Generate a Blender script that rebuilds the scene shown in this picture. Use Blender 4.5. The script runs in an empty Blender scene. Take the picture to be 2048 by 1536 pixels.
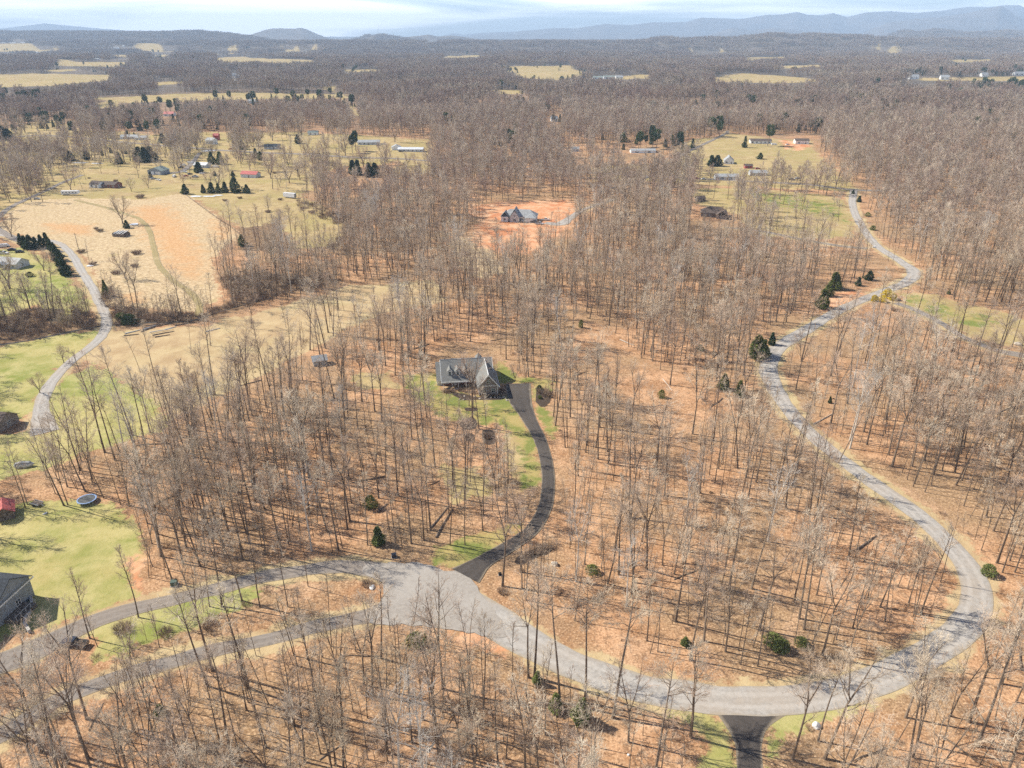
import bpy, math, random
import numpy as np
from mathutils import Vector, Matrix

R = math.radians
random.seed(7)
rng = np.random.default_rng(11)
scene = bpy.context.scene
COL = scene.collection

# ------------------------------------------------------------------ camera
CAM_H = 115.0
PITCH = math.atan(702 / 1500.0)
cam_d = bpy.data.cameras.new("camera")
cam = bpy.data.objects.new("camera", cam_d)
COL.objects.link(cam)
cam.location = (0, 0, CAM_H)
cam.rotation_euler = (R(90) - PITCH, 0, 0)
cam_d.sensor_width = 36.0
cam_d.lens = 36.0 * 1500 / 2048
cam_d.clip_start = 1.0
cam_d.clip_end = 80000
scene.camera = cam

# ------------------------------------------------------------------ sun and sky
SUN_EL = R(42)
SUN_AZ = math.atan2(-17.4, 5.1)
sun_dir = Vector((math.sin(SUN_AZ) * math.cos(SUN_EL), math.cos(SUN_AZ) * math.cos(SUN_EL), math.sin(SUN_EL)))
sd = bpy.data.lights.new("sun", 'SUN')
sd.energy = 5.0
sd.angle = R(0.5)
sd.color = (1.0, 0.935, 0.81)
so = bpy.data.objects.new("sun", sd)
COL.objects.link(so)
so.rotation_euler = sun_dir.to_track_quat('Z', 'Y').to_euler()

world = bpy.data.worlds.new("World")
scene.world = world
world.use_nodes = True
wt = world.node_tree
for n in list(wt.nodes):
    wt.nodes.remove(n)
def wn(t, **k):
    n = wt.nodes.new(t)
    for a, b in k.items():
        setattr(n, a, b)
    return n
sky = wn('ShaderNodeTexSky', sky_type='NISHITA', sun_disc=False, sun_elevation=SUN_EL, sun_rotation=SUN_AZ,
         altitude=150, air_density=1.0, dust_density=0.6, ozone_density=1.5)
tc = wn('ShaderNodeTexCoord')
sep = wn('ShaderNodeSeparateXYZ')
wt.links.new(tc.outputs['Generated'], sep.inputs[0])
# thin high cloud on a flat layer: direction / height
def wm(op, a, b=None, clamp=False):
    n = wn('ShaderNodeMath', operation=op, use_clamp=clamp)
    for i, v in enumerate((a, b)):
        if v is None:
            continue
        if isinstance(v, (int, float)):
            n.inputs[i].default_value = v
        else:
            wt.links.new(v, n.inputs[i])
    return n.outputs[0]
zz = wm('ADD', wm('MAXIMUM', sep.outputs['Z'], 0.0), 0.06)
cu = wm('DIVIDE', sep.outputs['X'], zz)
cv = wm('DIVIDE', sep.outputs['Y'], zz)
cmb = wn('ShaderNodeCombineXYZ')
wt.links.new(cu, cmb.inputs[0]); wt.links.new(cv, cmb.inputs[1])
mp = wn('ShaderNodeMapping')
mp.inputs['Scale'].default_value = (0.16, 0.16, 1)
mp.inputs['Rotation'].default_value = (0, 0, R(25))
mp.inputs['Location'].default_value = (3.3, 1.3, 0)
wt.links.new(cmb.outputs[0], mp.inputs[0])
cn = wn('ShaderNodeTexNoise')
cn.inputs['Scale'].default_value = 1.0
cn.inputs['Detail'].default_value = 9
cn.inputs['Roughness'].default_value = 0.55
cn.inputs['Distortion'].default_value = 0.9
wt.links.new(mp.outputs[0], cn.inputs['Vector'])
cr = wn('ShaderNodeMapRange', interpolation_type='SMOOTHSTEP')
cr.inputs['From Min'].default_value = 0.33
cr.inputs['From Max'].default_value = 0.62
cr.inputs['To Max'].default_value = 0.85
fade = wn('ShaderNodeMapRange', interpolation_type='SMOOTHSTEP')
fade.inputs['From Min'].default_value = 0.10; fade.inputs['From Max'].default_value = 0.5
fade.inputs['To Min'].default_value = 1.0; fade.inputs['To Max'].default_value = 0.08
wt.links.new(sep.outputs['Z'], fade.inputs['Value'])
wt.links.new(cn.outputs['Fac'], cr.inputs['Value'])
cmix = wn('ShaderNodeMix', data_type='RGBA')
wt.links.new(wm('MULTIPLY', cr.outputs[0], fade.outputs[0]), cmix.inputs['Factor'])
CLOUD = 36.0
skyb = wn('ShaderNodeMix', data_type='RGBA', blend_type='MULTIPLY')
skyb.inputs['Factor'].default_value = 1.0
skyb.inputs[7].default_value = (1.55, 1.9, 2.5, 1)
wt.links.new(sky.outputs[0], skyb.inputs[6])
wt.links.new(skyb.outputs[2], cmix.inputs[6])
cmix.inputs[7].default_value = (CLOUD * 1.0, CLOUD * 1.0, CLOUD * 1.0, 1)
bg = wn('ShaderNodeBackground')
bg.inputs['Strength'].default_value = 0.06
wo = wn('ShaderNodeOutputWorld')
dim = wn('ShaderNodeMapRange', interpolation_type='SMOOTHSTEP')   # milky near the horizon, deep overhead
dim.inputs['From Min'].default_value = 0.08; dim.inputs['From Max'].default_value = 0.45
dim.inputs['To Min'].default_value = 1.0; dim.inputs['To Max'].default_value = 0.42
wt.links.new(sep.outputs['Z'], dim.inputs['Value'])
dsc = wn('ShaderNodeVectorMath', operation='SCALE')
wt.links.new(cmix.outputs[2], dsc.inputs[0]); wt.links.new(dim.outputs[0], dsc.inputs['Scale'])
wt.links.new(dsc.outputs[0], bg.inputs['Color'])
wt.links.new(bg.outputs[0], wo.inputs['Surface'])

vs = scene.view_settings
vs.view_transform = 'Standard'
vs.look = 'None'
vs.exposure = 0.64
vs.gamma = 1.0
scene.cycles.max_bounces = 4
scene.cycles.diffuse_bounces = 2
scene.cycles.glossy_bounces = 2
scene.cycles.transmission_bounces = 2
scene.cycles.volume_bounces = 0
scene.cycles.use_denoising = False
scene.cycles.use_adaptive_sampling = False
scene.cycles.sample_clamp_indirect = 4

# ------------------------------------------------------------------ geometry of the place
TP = math.tan(PITCH); CP = math.cos(PITCH); SP = math.sin(PITCH)
def smooth(a, b, x):
    t = np.clip((x - a) / (b - a), 0, 1)
    return t * t * (3 - 2 * t)
_w = np.random.default_rng(5)
def waves(n, w0, w1):
    wl = _w.uniform(w0, w1, n); an = _w.uniform(0, 2 * np.pi, n); ph = _w.uniform(0, 2 * np.pi, n)
    return [(2 * np.pi / l * math.cos(a), 2 * np.pi / l * math.sin(a), p) for l, a, p in zip(wl, an, ph)]
W1 = waves(5, 70, 190); W2 = waves(6, 260, 750); W3 = waves(6, 1100, 3200); W4 = waves(8, 500, 2600)
def wsum(ws, x, y):
    s = 0
    for a, b, p in ws:
        s = s + np.sin(a * x + b * y + p)
    return s / len(ws)
RIDGES = [  # forward distance, half width, crest heights traced as (azimuth column, row) of the skyline
    (6200, 1000, [(1270, 82), (1304, 79), (1334, 72), (1369, 77), (1414, 75), (1474, 76), (1514, 70), (1559, 66), (1589, 71), (1619, 67), (1674, 70), (1724, 70), (1774, 75), (1824, 77), (2048, 78), (2500, 77)]),
    (8200, 1400, [(-400, 62), (0, 62.5), (200, 63), (330, 64), (390, 61), (440, 65), (480, 69), (520, 76), (560, 85)]),
    (9500, 1300, [(1750, 90), (1774, 75), (1804, 64), (1874, 61), (1924, 65), (1974, 62), (2014, 58), (2048, 61), (2400, 64)]),
    (9000, 700, [(700, 84), (725, 77), (737, 73), (752, 70.5), (770, 73), (800, 78), (830, 84)]),
    (11000, 900, [(780, 84), (800, 76), (830, 72), (858, 69), (875, 73), (905, 71), (930, 74), (960, 79), (1000, 86)]),
    (13000, 1300, [(470, 84), (485, 75), (505, 68), (530, 60), (545, 57), (565, 56.5), (590, 57.5), (603, 55.5), (615, 59), (632, 67), (650, 74), (690, 84)]),
    (16500, 1800, [(1380, 84), (1394, 76), (1424, 67), (1464, 57), (1504, 62), (1549, 56), (1599, 62), (1649, 64), (1724, 67), (1749, 56), (1774, 47), (1824, 41), (1874, 38), (1924, 31), (1989, 18), (2019, 33), (2048, 44), (2300, 40)]),
    (21500, 2200, [(860, 84), (900, 76), (960, 69), (1024, 64), (1114, 57), (1149, 58), (1209, 50), (1259, 52), (1304, 47), (1369, 47), (1399, 39), (1439, 40), (1474, 42), (1529, 34), (1554, 34), (1589, 29), (1609, 34), (1639, 35), (1659, 31), (1689, 38), (1724, 30), (1774, 28), (1824, 31), (1874, 27), (1924, 20), (1964, 21), (1989, 18), (2024, 17), (2048, 26), (2400, 30)]),
    (25000, 1800, [(-400, 70), (-80, 60), (0, 56), (50, 52), (95, 49), (140, 53), (200, 58), (260, 62), (330, 68), (420, 80)]),
    (25200, 1800, [(840, 80), (890, 70), (905, 66), (925, 69), (960, 66), (1000, 64), (1100, 62), (1200, 58), (1300, 60), (1400, 80)]),
]
def H(x, y):
    x = np.asarray(x, float); y = np.asarray(y, float)
    r = np.hypot(x, y)
    h = 0.7 * wsum(W1, x, y) * smooth(40, 160, r)
    h = h + 11 * wsum(W2, x, y) * smooth(450, 1500, r)
    h = h + 30 * wsum(W3, x, y) * smooth(1800, 5200, r) - 6 * smooth(1800, 5200, r)
    far = y > 3000
    if np.any(far):
        yy = np.maximum(y, 1.0)
        col = 1024 + x / yy * 1500 / CP
        wob = wsum(W4, x, y); wob2 = wsum(W3, y * .8, x * 1.3)
        for D, Wd, prof in RIDGES:
            px = [p[0] for p in prof]; py = [p[1] for p in prof]
            row = np.interp(col, px, py)
            if D > 16000:
                row = 66 - (66 - row) * 1.13
            crest = CAM_H + CP * (66 - row) / 1500 * D * CP - (16 if D < 9000 else 0)
            u = (yy - D) / Wd
            g = np.exp(-u * u * (1 + .5 * wob2 * np.minimum(1, u * u)))
            rid = -40 + (crest + 40) * g + 0.28 * np.maximum(crest, 30) * wob * g * (1 - g) * 2.2
            h = np.where(far, np.maximum(h, rid), h)
    return h
def Hs(x, y):
    return float(H(np.array([x]), np.array([y]))[0])
def G(px, py):
    """ground point seen at a column and row of the 2048x1536 photograph"""
    cx = (px - 1024) / 1500.0; cy = -(py - 768) / 1500.0
    d = Vector((cx, CP + cy * SP, -SP + cy * CP))
    z = 0.0; x = y = 0.0
    for k in range(30):
        t = (CAM_H - z) / (-d.z)
        x, y = d.x * t, d.y * t
        zn = Hs(x, y)
        if abs(zn - z) < 0.01:
            break
        z = z + (zn - z) * (0.9 if k < 8 else 0.5)
    return Vector((x, y, Hs(x, y)))
def proj(x, y, z):
    """world -> photograph pixels (numpy)"""
    dy = y * CP - (z - CAM_H) * SP          # depth
    v = y * SP + (z - CAM_H) * CP
    dy = np.maximum(dy, 0.1)
    return 1024 + 1500 * x / dy, 768 - 1500 * v / dy
def inpoly(poly, u, v):
    inside = np.zeros(np.shape(u), bool)
    n = len(poly)
    for i in range(n):
        x1, y1 = poly[i]; x2, y2 = poly[(i + 1) % n]
        if y1 == y2:
            continue
        c = ((y1 > v) != (y2 > v)) & (u < (x2 - x1) * (v - y1) / (y2 - y1) + x1)
        inside ^= c
    return inside
def segdist(poly, x, y, closed=True):
    d = np.full(np.shape(x), 1e9)
    n = len(poly)
    for i in range(n if closed else n - 1):
        x1, y1 = poly[i]; x2, y2 = poly[(i + 1) % n]
        dx, dy = x2 - x1, y2 - y1
        L = dx * dx + dy * dy + 1e-9
        t = np.clip(((x - x1) * dx + (y - y1) * dy) / L, 0, 1)
        d = np.minimum(d, np.hypot(x - x1 - t * dx, y - y1 - t * dy))
    return d

# ------------------------------------------------------------------ materials
def M(name):
    m = bpy.data.materials.new(name)
    m.use_nodes = True
    nt = m.node_tree
    b = nt.nodes['Principled BSDF']
    b.inputs['Roughness'].default_value = 0.9
    b.inputs['Specular IOR Level'].default_value = 0.2
    return m, nt, b
class NB:
    def __init__(s, nt):
        s.nt = nt
    def n(s, t, **k):
        x = s.nt.nodes.new(t)
        for a, b in k.items():
            setattr(x, a, b)
        return x
    def put(s, sock, v):
        if hasattr(v, 'links'):
            s.nt.links.new(v, sock)
        elif v is not None:
            sock.default_value = v if not (isinstance(v, tuple) and len(v) == 3 and len(sock.default_value) == 4) else (*v, 1)
    def math(s, op, a, b=None, clamp=False):
        x = s.n('ShaderNodeMath', operation=op, use_clamp=clamp)
        s.put(x.inputs[0], a); s.put(x.inputs[1], b)
        return x.outputs[0]
    def mix(s, f, a, b, blend='MIX'):
        x = s.n('ShaderNodeMix', data_type='RGBA', blend_type=blend)
        s.put(x.inputs[0], f); s.put(x.inputs[6], a); s.put(x.inputs[7], b)
        return x.outputs[2]
    def noise(s, vec, scale, detail=3, rough=0.55, dist=0.0):
        x = s.n('ShaderNodeTexNoise')
        s.put(x.inputs['Vector'], vec)
        x.inputs['Scale'].default_value = scale
        x.inputs['Detail'].default_value = detail
        x.inputs['Roughness'].default_value = rough
        x.inputs['Distortion'].default_value = dist
        return x.outputs['Fac']
    def ramp(s, v, a, b, lo=0.0, hi=1.0):
        x = s.n('ShaderNodeMapRange', interpolation_type='SMOOTHSTEP')
        s.put(x.inputs['Value'], v)
        x.inputs['From Min'].default_value = a; x.inputs['From Max'].default_value = b
        x.inputs['To Min'].default_value = lo; x.inputs['To Max'].default_value = hi
        return x.outputs[0]
def simple(name, col, rough=0.8, spec=0.3, var=0.12, scale=1.5, metal=0.0, col2=None, stretch=None):
    m, nt, b = M(name)
    N = NB(nt)
    t = N.n('ShaderNodeTexCoord')
    vec = t.outputs['Object']
    if stretch:
        mp_ = N.n('ShaderNodeMapping'); mp_.inputs['Scale'].default_value = stretch
        nt.links.new(vec, mp_.inputs[0]); vec = mp_.outputs[0]
    f = N.noise(vec, scale, 4, 0.6)
    c2 = col2 or tuple(max(0, c * (1 - var * 2.2)) for c in col)
    c1 = tuple(min(1, c * (1 + var)) for c in col)
    nt.links.new(N.mix(N.ramp(f, 0.3, 0.7), (*c2, 1), (*c1, 1)), b.inputs['Base Color'])
    b.inputs['Roughness'].default_value = rough
    b.inputs['Specular IOR Level'].default_value = spec
    b.inputs['Metallic'].default_value = metal
    return m
def planted(name, cols, rough=0.9, scale=0.6, transl=0.0):
    """vegetation: colour varies from plant to plant (object random) and inside the plant"""
    m, nt, b = M(name)
    N = NB(nt)
    oi = N.n('ShaderNodeObjectInfo')
    t = N.n('ShaderNodeTexCoord')
    cr_ = N.n('ShaderNodeValToRGB')
    e = cr_.color_ramp.elements
    e[0].position = 0; e[0].color = (*cols[0], 1)
    e[1].position = 1; e[1].color = (*cols[-1], 1)
    for i, c in enumerate(cols[1:-1]):
        k = e.new((i + 1) / (len(cols) - 1)); k.color = (*c, 1)
    big = N.noise(oi.outputs['Location'], 1 / 210.0, 3, 0.6)
    nt.links.new(N.math('ADD', N.math('MULTIPLY', oi.outputs['Random'], 0.55), N.ramp(big, 0.35, 0.65, 0.0, 0.45)), cr_.inputs[0])
    f = N.noise(t.outputs['Object'], scale, 2, 0.5)
    v = N.ramp(f, 0.3, 0.7, 0.72, 1.25)
    x = N.n('ShaderNodeVectorMath', operation='SCALE')
    nt.links.new(cr_.outputs[0], x.inputs[0]); nt.links.new(v, x.inputs['Scale'])
    nt.links.new(x.outputs[0], b.inputs['Base Color'])
    b.inputs['Roughness'].default_value = rough
    b.inputs['Specular IOR Level'].default_value = 0.15
    return m

MAT = {}
MAT['bark'] = planted('bark', [(0.12, 0.085, 0.06), (0.19, 0.14, 0.10), (0.14, 0.105, 0.078), (0.27, 0.21, 0.155), (0.11, 0.08, 0.058)], scale=0.5)
MAT['twig'] = planted('twig', [(0.42, 0.33, 0.225), (0.52, 0.425, 0.31), (0.42, 0.305, 0.225), (0.62, 0.525, 0.395), (0.48, 0.375, 0.275), (0.38, 0.31, 0.205)], scale=0.3)
MAT['part_shaded_twig'] = planted('part_shaded_twig', [(0.36, 0.285, 0.205), (0.45, 0.365, 0.275), (0.37, 0.265, 0.205), (0.50, 0.42, 0.325), (0.40, 0.31, 0.235), (0.33, 0.27, 0.19)], scale=0.2)  # step between plain twig and the shade-darkened twig colours below
MAT['mid_shaded_twig'] = planted('mid_shaded_twig', [(0.32, 0.25, 0.185), (0.40, 0.32, 0.24), (0.33, 0.235, 0.185), (0.45, 0.375, 0.29), (0.30, 0.245, 0.175)], scale=0.2)  # twig colour darkened to carry the shade between distant crowns
MAT['far_shaded_twig'] = planted('far_shaded_twig', [(0.31, 0.25, 0.195), (0.38, 0.31, 0.245), (0.32, 0.245, 0.20), (0.43, 0.36, 0.29), (0.29, 0.24, 0.18)], scale=0.2)  # greyer twig for far clumps, shade between crowns painted into the colour
MAT['pale_bark'] = planted('pale_bark', [(0.50, 0.45, 0.38), (0.60, 0.55, 0.48)], scale=0.4)
MAT['pale_twig'] = planted('pale_twig', [(0.46, 0.41, 0.35), (0.54, 0.49, 0.43)], scale=0.4)
MAT['brush'] = planted('brush', [(0.28, 0.19, 0.14), (0.37, 0.27, 0.19), (0.24, 0.165, 0.125), (0.33, 0.26, 0.16)], scale=0.6)
MAT['cedar'] = planted('cedar_leaf', [(0.040, 0.068, 0.028), (0.060, 0.092, 0.034), (0.085, 0.115, 0.040), (0.05, 0.075, 0.035)], scale=0.8)
MAT['green'] = planted('green_leaf', [(0.15, 0.18, 0.055), (0.21, 0.23, 0.07)], scale=0.8)
MAT['yellow'] = planted('yellow_leaf', [(0.72, 0.56, 0.06), (0.80, 0.62, 0.08)], scale=0.8)
MAT['grey_roof'] = simple('grey_shingle', (0.21, 0.21, 0.20), 0.85, 0.2, 0.14, 2.2, stretch=(1, 4, 4))
MAT['brown_roof'] = simple('brown_shingle', (0.13, 0.10, 0.085), 0.9, 0.2, 0.15, 2.0)
MAT['dark_roof'] = simple('dark_shingle', (0.05, 0.057, 0.068), 0.85, 0.2, 0.15, 2.0)
MAT['green_roof'] = simple('green_grey_metal_roof', (0.24, 0.28, 0.25), 0.6, 0.4, 0.1, 0.6)
MAT['red_roof'] = simple('red_metal_roof', (0.46, 0.10, 0.085), 0.6, 0.4, 0.15, 1.2)
MAT['white_roof'] = simple('white_metal_roof', (0.62, 0.64, 0.66), 0.6, 0.4, 0.1, 0.8)
MAT['lead_roof'] = simple('blue_grey_roof', (0.34, 0.35, 0.355), 0.7, 0.4, 0.1, 0.8)
MAT['white'] = simple('white_paint', (0.74, 0.74, 0.72), 0.6, 0.4, 0.05, 1.0)
MAT['siding'] = simple('pale_siding', (0.52, 0.53, 0.53), 0.7, 0.3, 0.06, 1.0)
MAT['stone'] = simple('fieldstone', (0.26, 0.22, 0.19), 0.9, 0.2, 0.35, 2.6, col2=(0.10, 0.085, 0.08))
MAT['brick'] = simple('brick', (0.24, 0.10, 0.075), 0.9, 0.2, 0.25, 3.0)
MAT['grey_wall'] = simple('grey_siding', (0.26, 0.29, 0.32), 0.7, 0.3, 0.08, 1.0)
MAT['wood'] = simple('weathered_wood', (0.20, 0.16, 0.13), 0.9, 0.2, 0.3, 2.0)
MAT['cutwood'] = simple('pale_timber', (0.48, 0.33, 0.19), 0.8, 0.2, 0.15, 2.0)
MAT['glass'] = simple('window_glass', (0.035, 0.045, 0.055), 0.15, 0.6, 0.2, 1.0)
MAT['rock'] = simple('fieldstone_boulder', (0.50, 0.44, 0.37), 0.9, 0.2, 0.2, 1.5)
MAT['tyre'] = simple('tyre_rubber', (0.02, 0.02, 0.02), 0.9, 0.2, 0.1)
MAT['darkpaint'] = simple('dark_car_paint', (0.025, 0.03, 0.045), 0.3, 0.6, 0.05)
MAT['redpaint'] = simple('red_car_paint', (0.33, 0.02, 0.03), 0.35, 0.6, 0.05)
MAT['silverpaint'] = simple('silver_car_paint', (0.45, 0.47, 0.50), 0.35, 0.6, 0.05)
MAT['whitepaint'] = simple('white_car_paint', (0.75, 0.75, 0.74), 0.35, 0.6, 0.03)
MAT['bluepad'] = simple('blue_pad', (0.22, 0.33, 0.56), 0.6, 0.4, 0.05)
MAT['mat_net'] = simple('trampoline_mesh', (0.10, 0.105, 0.11), 0.8, 0.3, 0.1)
MAT['metal'] = simple('galvanised_metal', (0.42, 0.43, 0.44), 0.5, 0.5, 0.1)
MAT['utility_green'] = simple('utility_green', (0.075, 0.11, 0.09), 0.6, 0.4, 0.08)
MAT['concrete'] = simple('pale_concrete', (0.46, 0.44, 0.41), 0.85, 0.3, 0.08)
MAT['snow'] = simple('old_snow', (0.75, 0.77, 0.80), 0.7, 0.3, 0.05)

# ---- ground cover: masks are traced fields, lawns, clay; the colours are the cover's own
def ground_material():
    m, nt, b = M('ground_cover')
    N = NB(nt)
    geo = N.n('ShaderNodeNewGeometry')
    pos = geo.outputs['Position']
    A = N.n('ShaderNodeAttribute', attribute_name='cover_a')
    B = N.n('ShaderNodeAttribute', attribute_name='cover_b')
    C = N.n('ShaderNodeAttribute', attribute_name='cover_c')
    sa = N.n('ShaderNodeSeparateColor'); nt.links.new(A.outputs['Color'], sa.inputs[0])
    sb = N.n('ShaderNodeSeparateColor'); nt.links.new(B.outputs['Color'], sb.inputs[0])
    sc_ = N.n('ShaderNodeSeparateColor'); nt.links.new(C.outputs['Color'], sc_.inputs[0])
    n40 = N.noise(pos, 1 / 38.0, 4, 0.6, 0.3)
    n9 = N.noise(pos, 1 / 8.0, 4, 0.62, 0.4)
    n2 = N.noise(pos, 1 / 1.9, 3, 0.65)
    n05 = N.noise(pos, 1 / 0.45, 2, 0.7)
    n300 = N.noise(pos, 1 / 330.0, 5, 0.62, 0.5)
    edge = N.math('ADD', N.math('MULTIPLY', N.math('SUBTRACT', n9, 0.5), 1.25), N.math('MULTIPLY', N.math('SUBTRACT', n2, 0.5), 0.8))
    def mask(v, w=0.12):
        return N.ramp(N.math('ADD', v, edge), 0.5 - w, 0.5 + w)
    # leaf litter of the oak woods
    n14 = N.noise(pos, 1 / 15.0, 5, 0.65, 0.8)
    lit = N.mix(N.ramp(n9, 0.34, 0.66), (0.36, 0.19, 0.095), (0.585, 0.345, 0.195))
    lit = N.mix(N.ramp(n40, 0.40, 0.62), lit, N.mix(N.ramp(n2, .35, .65), (0.28, 0.175, 0.095), (0.47, 0.315, 0.18)))
    lit = N.mix(N.ramp(n14, 0.55, 0.68, 0, 0.6), lit, (0.21, 0.135, 0.08))
    lit = N.mix(N.ramp(n14, 0.44, 0.30, 0, 0.55), lit, (0.62, 0.40, 0.25))
    lit = N.mix(N.math('MULTIPLY', N.ramp(n2, 0.50, 0.62), 0.6), lit, (0.20, 0.115, 0.065))
    lit = N.mix(N.math('MULTIPLY', N.ramp(n05, 0.52, 0.72), 0.75), lit, (0.72, 0.50, 0.31))
    lit = N.mix(N.math('MULTIPLY', N.ramp(n05, 0.48, 0.30), 0.75), lit, (0.15, 0.085, 0.05))
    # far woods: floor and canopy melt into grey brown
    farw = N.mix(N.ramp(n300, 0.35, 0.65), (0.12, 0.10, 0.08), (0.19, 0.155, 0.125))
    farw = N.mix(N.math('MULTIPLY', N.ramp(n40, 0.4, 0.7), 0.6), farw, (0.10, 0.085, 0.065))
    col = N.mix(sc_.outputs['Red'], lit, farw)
    # dry brush floor
    br = N.mix(N.ramp(n2, 0.35, 0.65), (0.15, 0.095, 0.06), (0.30, 0.20, 0.115))
    col = N.mix(mask(sb.outputs['Red']), col, br)
    # tan dirt and dead grass
    di = N.mix(N.ramp(n9, 0.3, 0.7), (0.40, 0.28, 0.155), (0.52, 0.395, 0.225))
    di = N.mix(N.math('MULTIPLY', N.ramp(n40, 0.45, 0.7), 0.5), di, (0.46, 0.39, 0.20))
    col = N.mix(mask(sb.outputs['Green']), col, di)
    # pasture: winter grass
    pa = N.mix(N.ramp(n9, 0.3, 0.72), (0.37, 0.275, 0.13), (0.50, 0.38, 0.20))
    pa = N.mix(N.ramp(n40, 0.38, 0.66, 0, 0.75), pa, (0.34, 0.28, 0.11))
    pa = N.mix(N.ramp(n14, 0.50, 0.64, 0, 0.6), pa, (0.33, 0.225, 0.125))
    pa = N.mix(N.math('MULTIPLY', N.ramp(n2, 0.5, 0.7), 0.35), pa, (0.28, 0.235, 0.115))
    col = N.mix(mask(sa.outputs['Green'], 0.10), col, pa)
    # straw field: pale broomsedge with rusty drifts
    st = N.mix(N.ramp(n2, 0.3, 0.68), (0.37, 0.26, 0.145), (0.60, 0.465, 0.285))
    st = N.mix(N.math('MULTIPLY', N.ramp(n05, 0.55, 0.7), 0.5), st, (0.68, 0.57, 0.38))
    st = N.mix(N.math('MULTIPLY', N.ramp(n9, 0.56, 0.70), 0.45), st, (0.40, 0.33, 0.15))
    rust = N.mix(N.ramp(n2, 0.3, 0.7), (0.50, 0.26, 0.11), (0.60, 0.36, 0.18))
    st = N.mix(N.math('MULTIPLY', mask(sc_.outputs['Green'], 0.32), 0.75), st, rust)
    col = N.mix(mask(sa.outputs['Blue'], 0.10), col, st)
    # lawn
    la = N.mix(N.ramp(n40, 0.36, 0.62), (0.41, 0.345, 0.14), (0.22, 0.25, 0.06))
    la = N.mix(N.ramp(n9, 0.34, 0.66, 0, 0.65), la, (0.50, 0.43, 0.20))
    la = N.mix(N.math('MULTIPLY', N.ramp(n2, 0.5, 0.7), 0.35), la, (0.20, 0.235, 0.055))
    col = N.mix(mask(sa.outputs['Red'], 0.11), col, la)
    # lush lawn
    lu = N.mix(N.ramp(n9, 0.40, 0.60), (0.38, 0.31, 0.12), (0.17, 0.21, 0.05))
    col = N.mix(N.math('MULTIPLY', mask(sc_.outputs['Blue'], 0.2), 0.9), col, lu)
    # clay
    cl = N.mix(N.ramp(n9, 0.3, 0.7), (0.55, 0.25, 0.12), (0.64, 0.41, 0.25))
    cl = N.mix(N.ramp(n14, 0.48, 0.62, 0, 0.75), cl, (0.50, 0.19, 0.085))
    col = N.mix(mask(sb.outputs['Blue'], 0.12), col, cl)
    # mulch beds
    mu = N.mix(n05, (0.05, 0.036, 0.028), (0.105, 0.078, 0.06))
    col = N.mix(N.ramp(B.outputs['Alpha'], 0.4, 0.6), col, mu)
    nt.links.new(col, b.inputs['Base Color'])
    b.inputs['Roughness'].default_value = 1.0
    b.inputs['Specular IOR Level'].default_value = 0.05
    bump = N.n('ShaderNodeBump')
    bump.inputs['Strength'].default_value = 0.55
    bump.inputs['Distance'].default_value = 0.25
    hsum = N.math('ADD', n2, N.math('MULTIPLY', n05, 0.5))
    nt.links.new(hsum, bump.inputs['Height'])
    nt.links.new(bump.outputs[0], b.inputs['Normal'])
    return m
def gravel_material(name, c1, c2, c3):
    m, nt, b = M(name)
    N = NB(nt)
    pos = N.n('ShaderNodeNewGeometry').outputs['Position']
    at = N.n('ShaderNodeAttribute', attribute_name='across')
    n20 = N.noise(pos, 1 / 14.0, 4, 0.6); n1 = N.noise(pos, 1 / 0.9, 4, 0.7); n6 = N.noise(pos, 1 / 3.5, 4, 0.65, 0.6)
    col = N.mix(N.ramp(n1, 0.3, 0.7), (*c2, 1), (*c1, 1))
    col = N.mix(N.ramp(n20, 0.45, 0.68, 0, 0.65), col, (*c3, 1))
    col = N.mix(N.ramp(n6, 0.52, 0.70, 0, 0.35), col, (*c2, 1))
    s = at.outputs['Fac']
    tr = N.math('ABSOLUTE', N.math('SUBTRACT', N.math('ABSOLUTE', s), 0.42))
    col = N.mix(N.ramp(tr, 0.05, 0.24, 0.30, 0.0), col, tuple(min(1, c * 1.25) for c in c1) + (1,))
    ed = N.ramp(N.math('ADD', N.math('ABSOLUTE', s), N.math('MULTIPLY', N.math('SUBTRACT', n6, 0.5), 0.5)), 0.80, 1.0, 0, 0.6)
    col = N.mix(ed, col, (0.34, 0.28, 0.20, 1))
    nt.links.new(col, b.inputs['Base Color'])
    b.inputs['Roughness'].default_value = 0.95
    return m
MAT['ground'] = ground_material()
MAT['gravel'] = gravel_material('road_gravel', (0.42, 0.39, 0.355), (0.30, 0.278, 0.252), (0.38, 0.32, 0.26))
MAT['worn'] = gravel_material('worn_gravel', (0.37, 0.335, 0.295), (0.29, 0.26, 0.23), (0.40, 0.37, 0.335))
MAT['lane'] = gravel_material('lane_gravel', (0.27, 0.235, 0.205), (0.19, 0.165, 0.145), (0.25, 0.205, 0.165))
MAT['asphalt'] = gravel_material('asphalt_drive', (0.082, 0.070, 0.062), (0.06, 0.052, 0.047), (0.105, 0.09, 0.078))
MAT['track'] = gravel_material('grass_track', (0.33, 0.255, 0.12), (0.27, 0.215, 0.095), (0.44, 0.34, 0.19))

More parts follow.
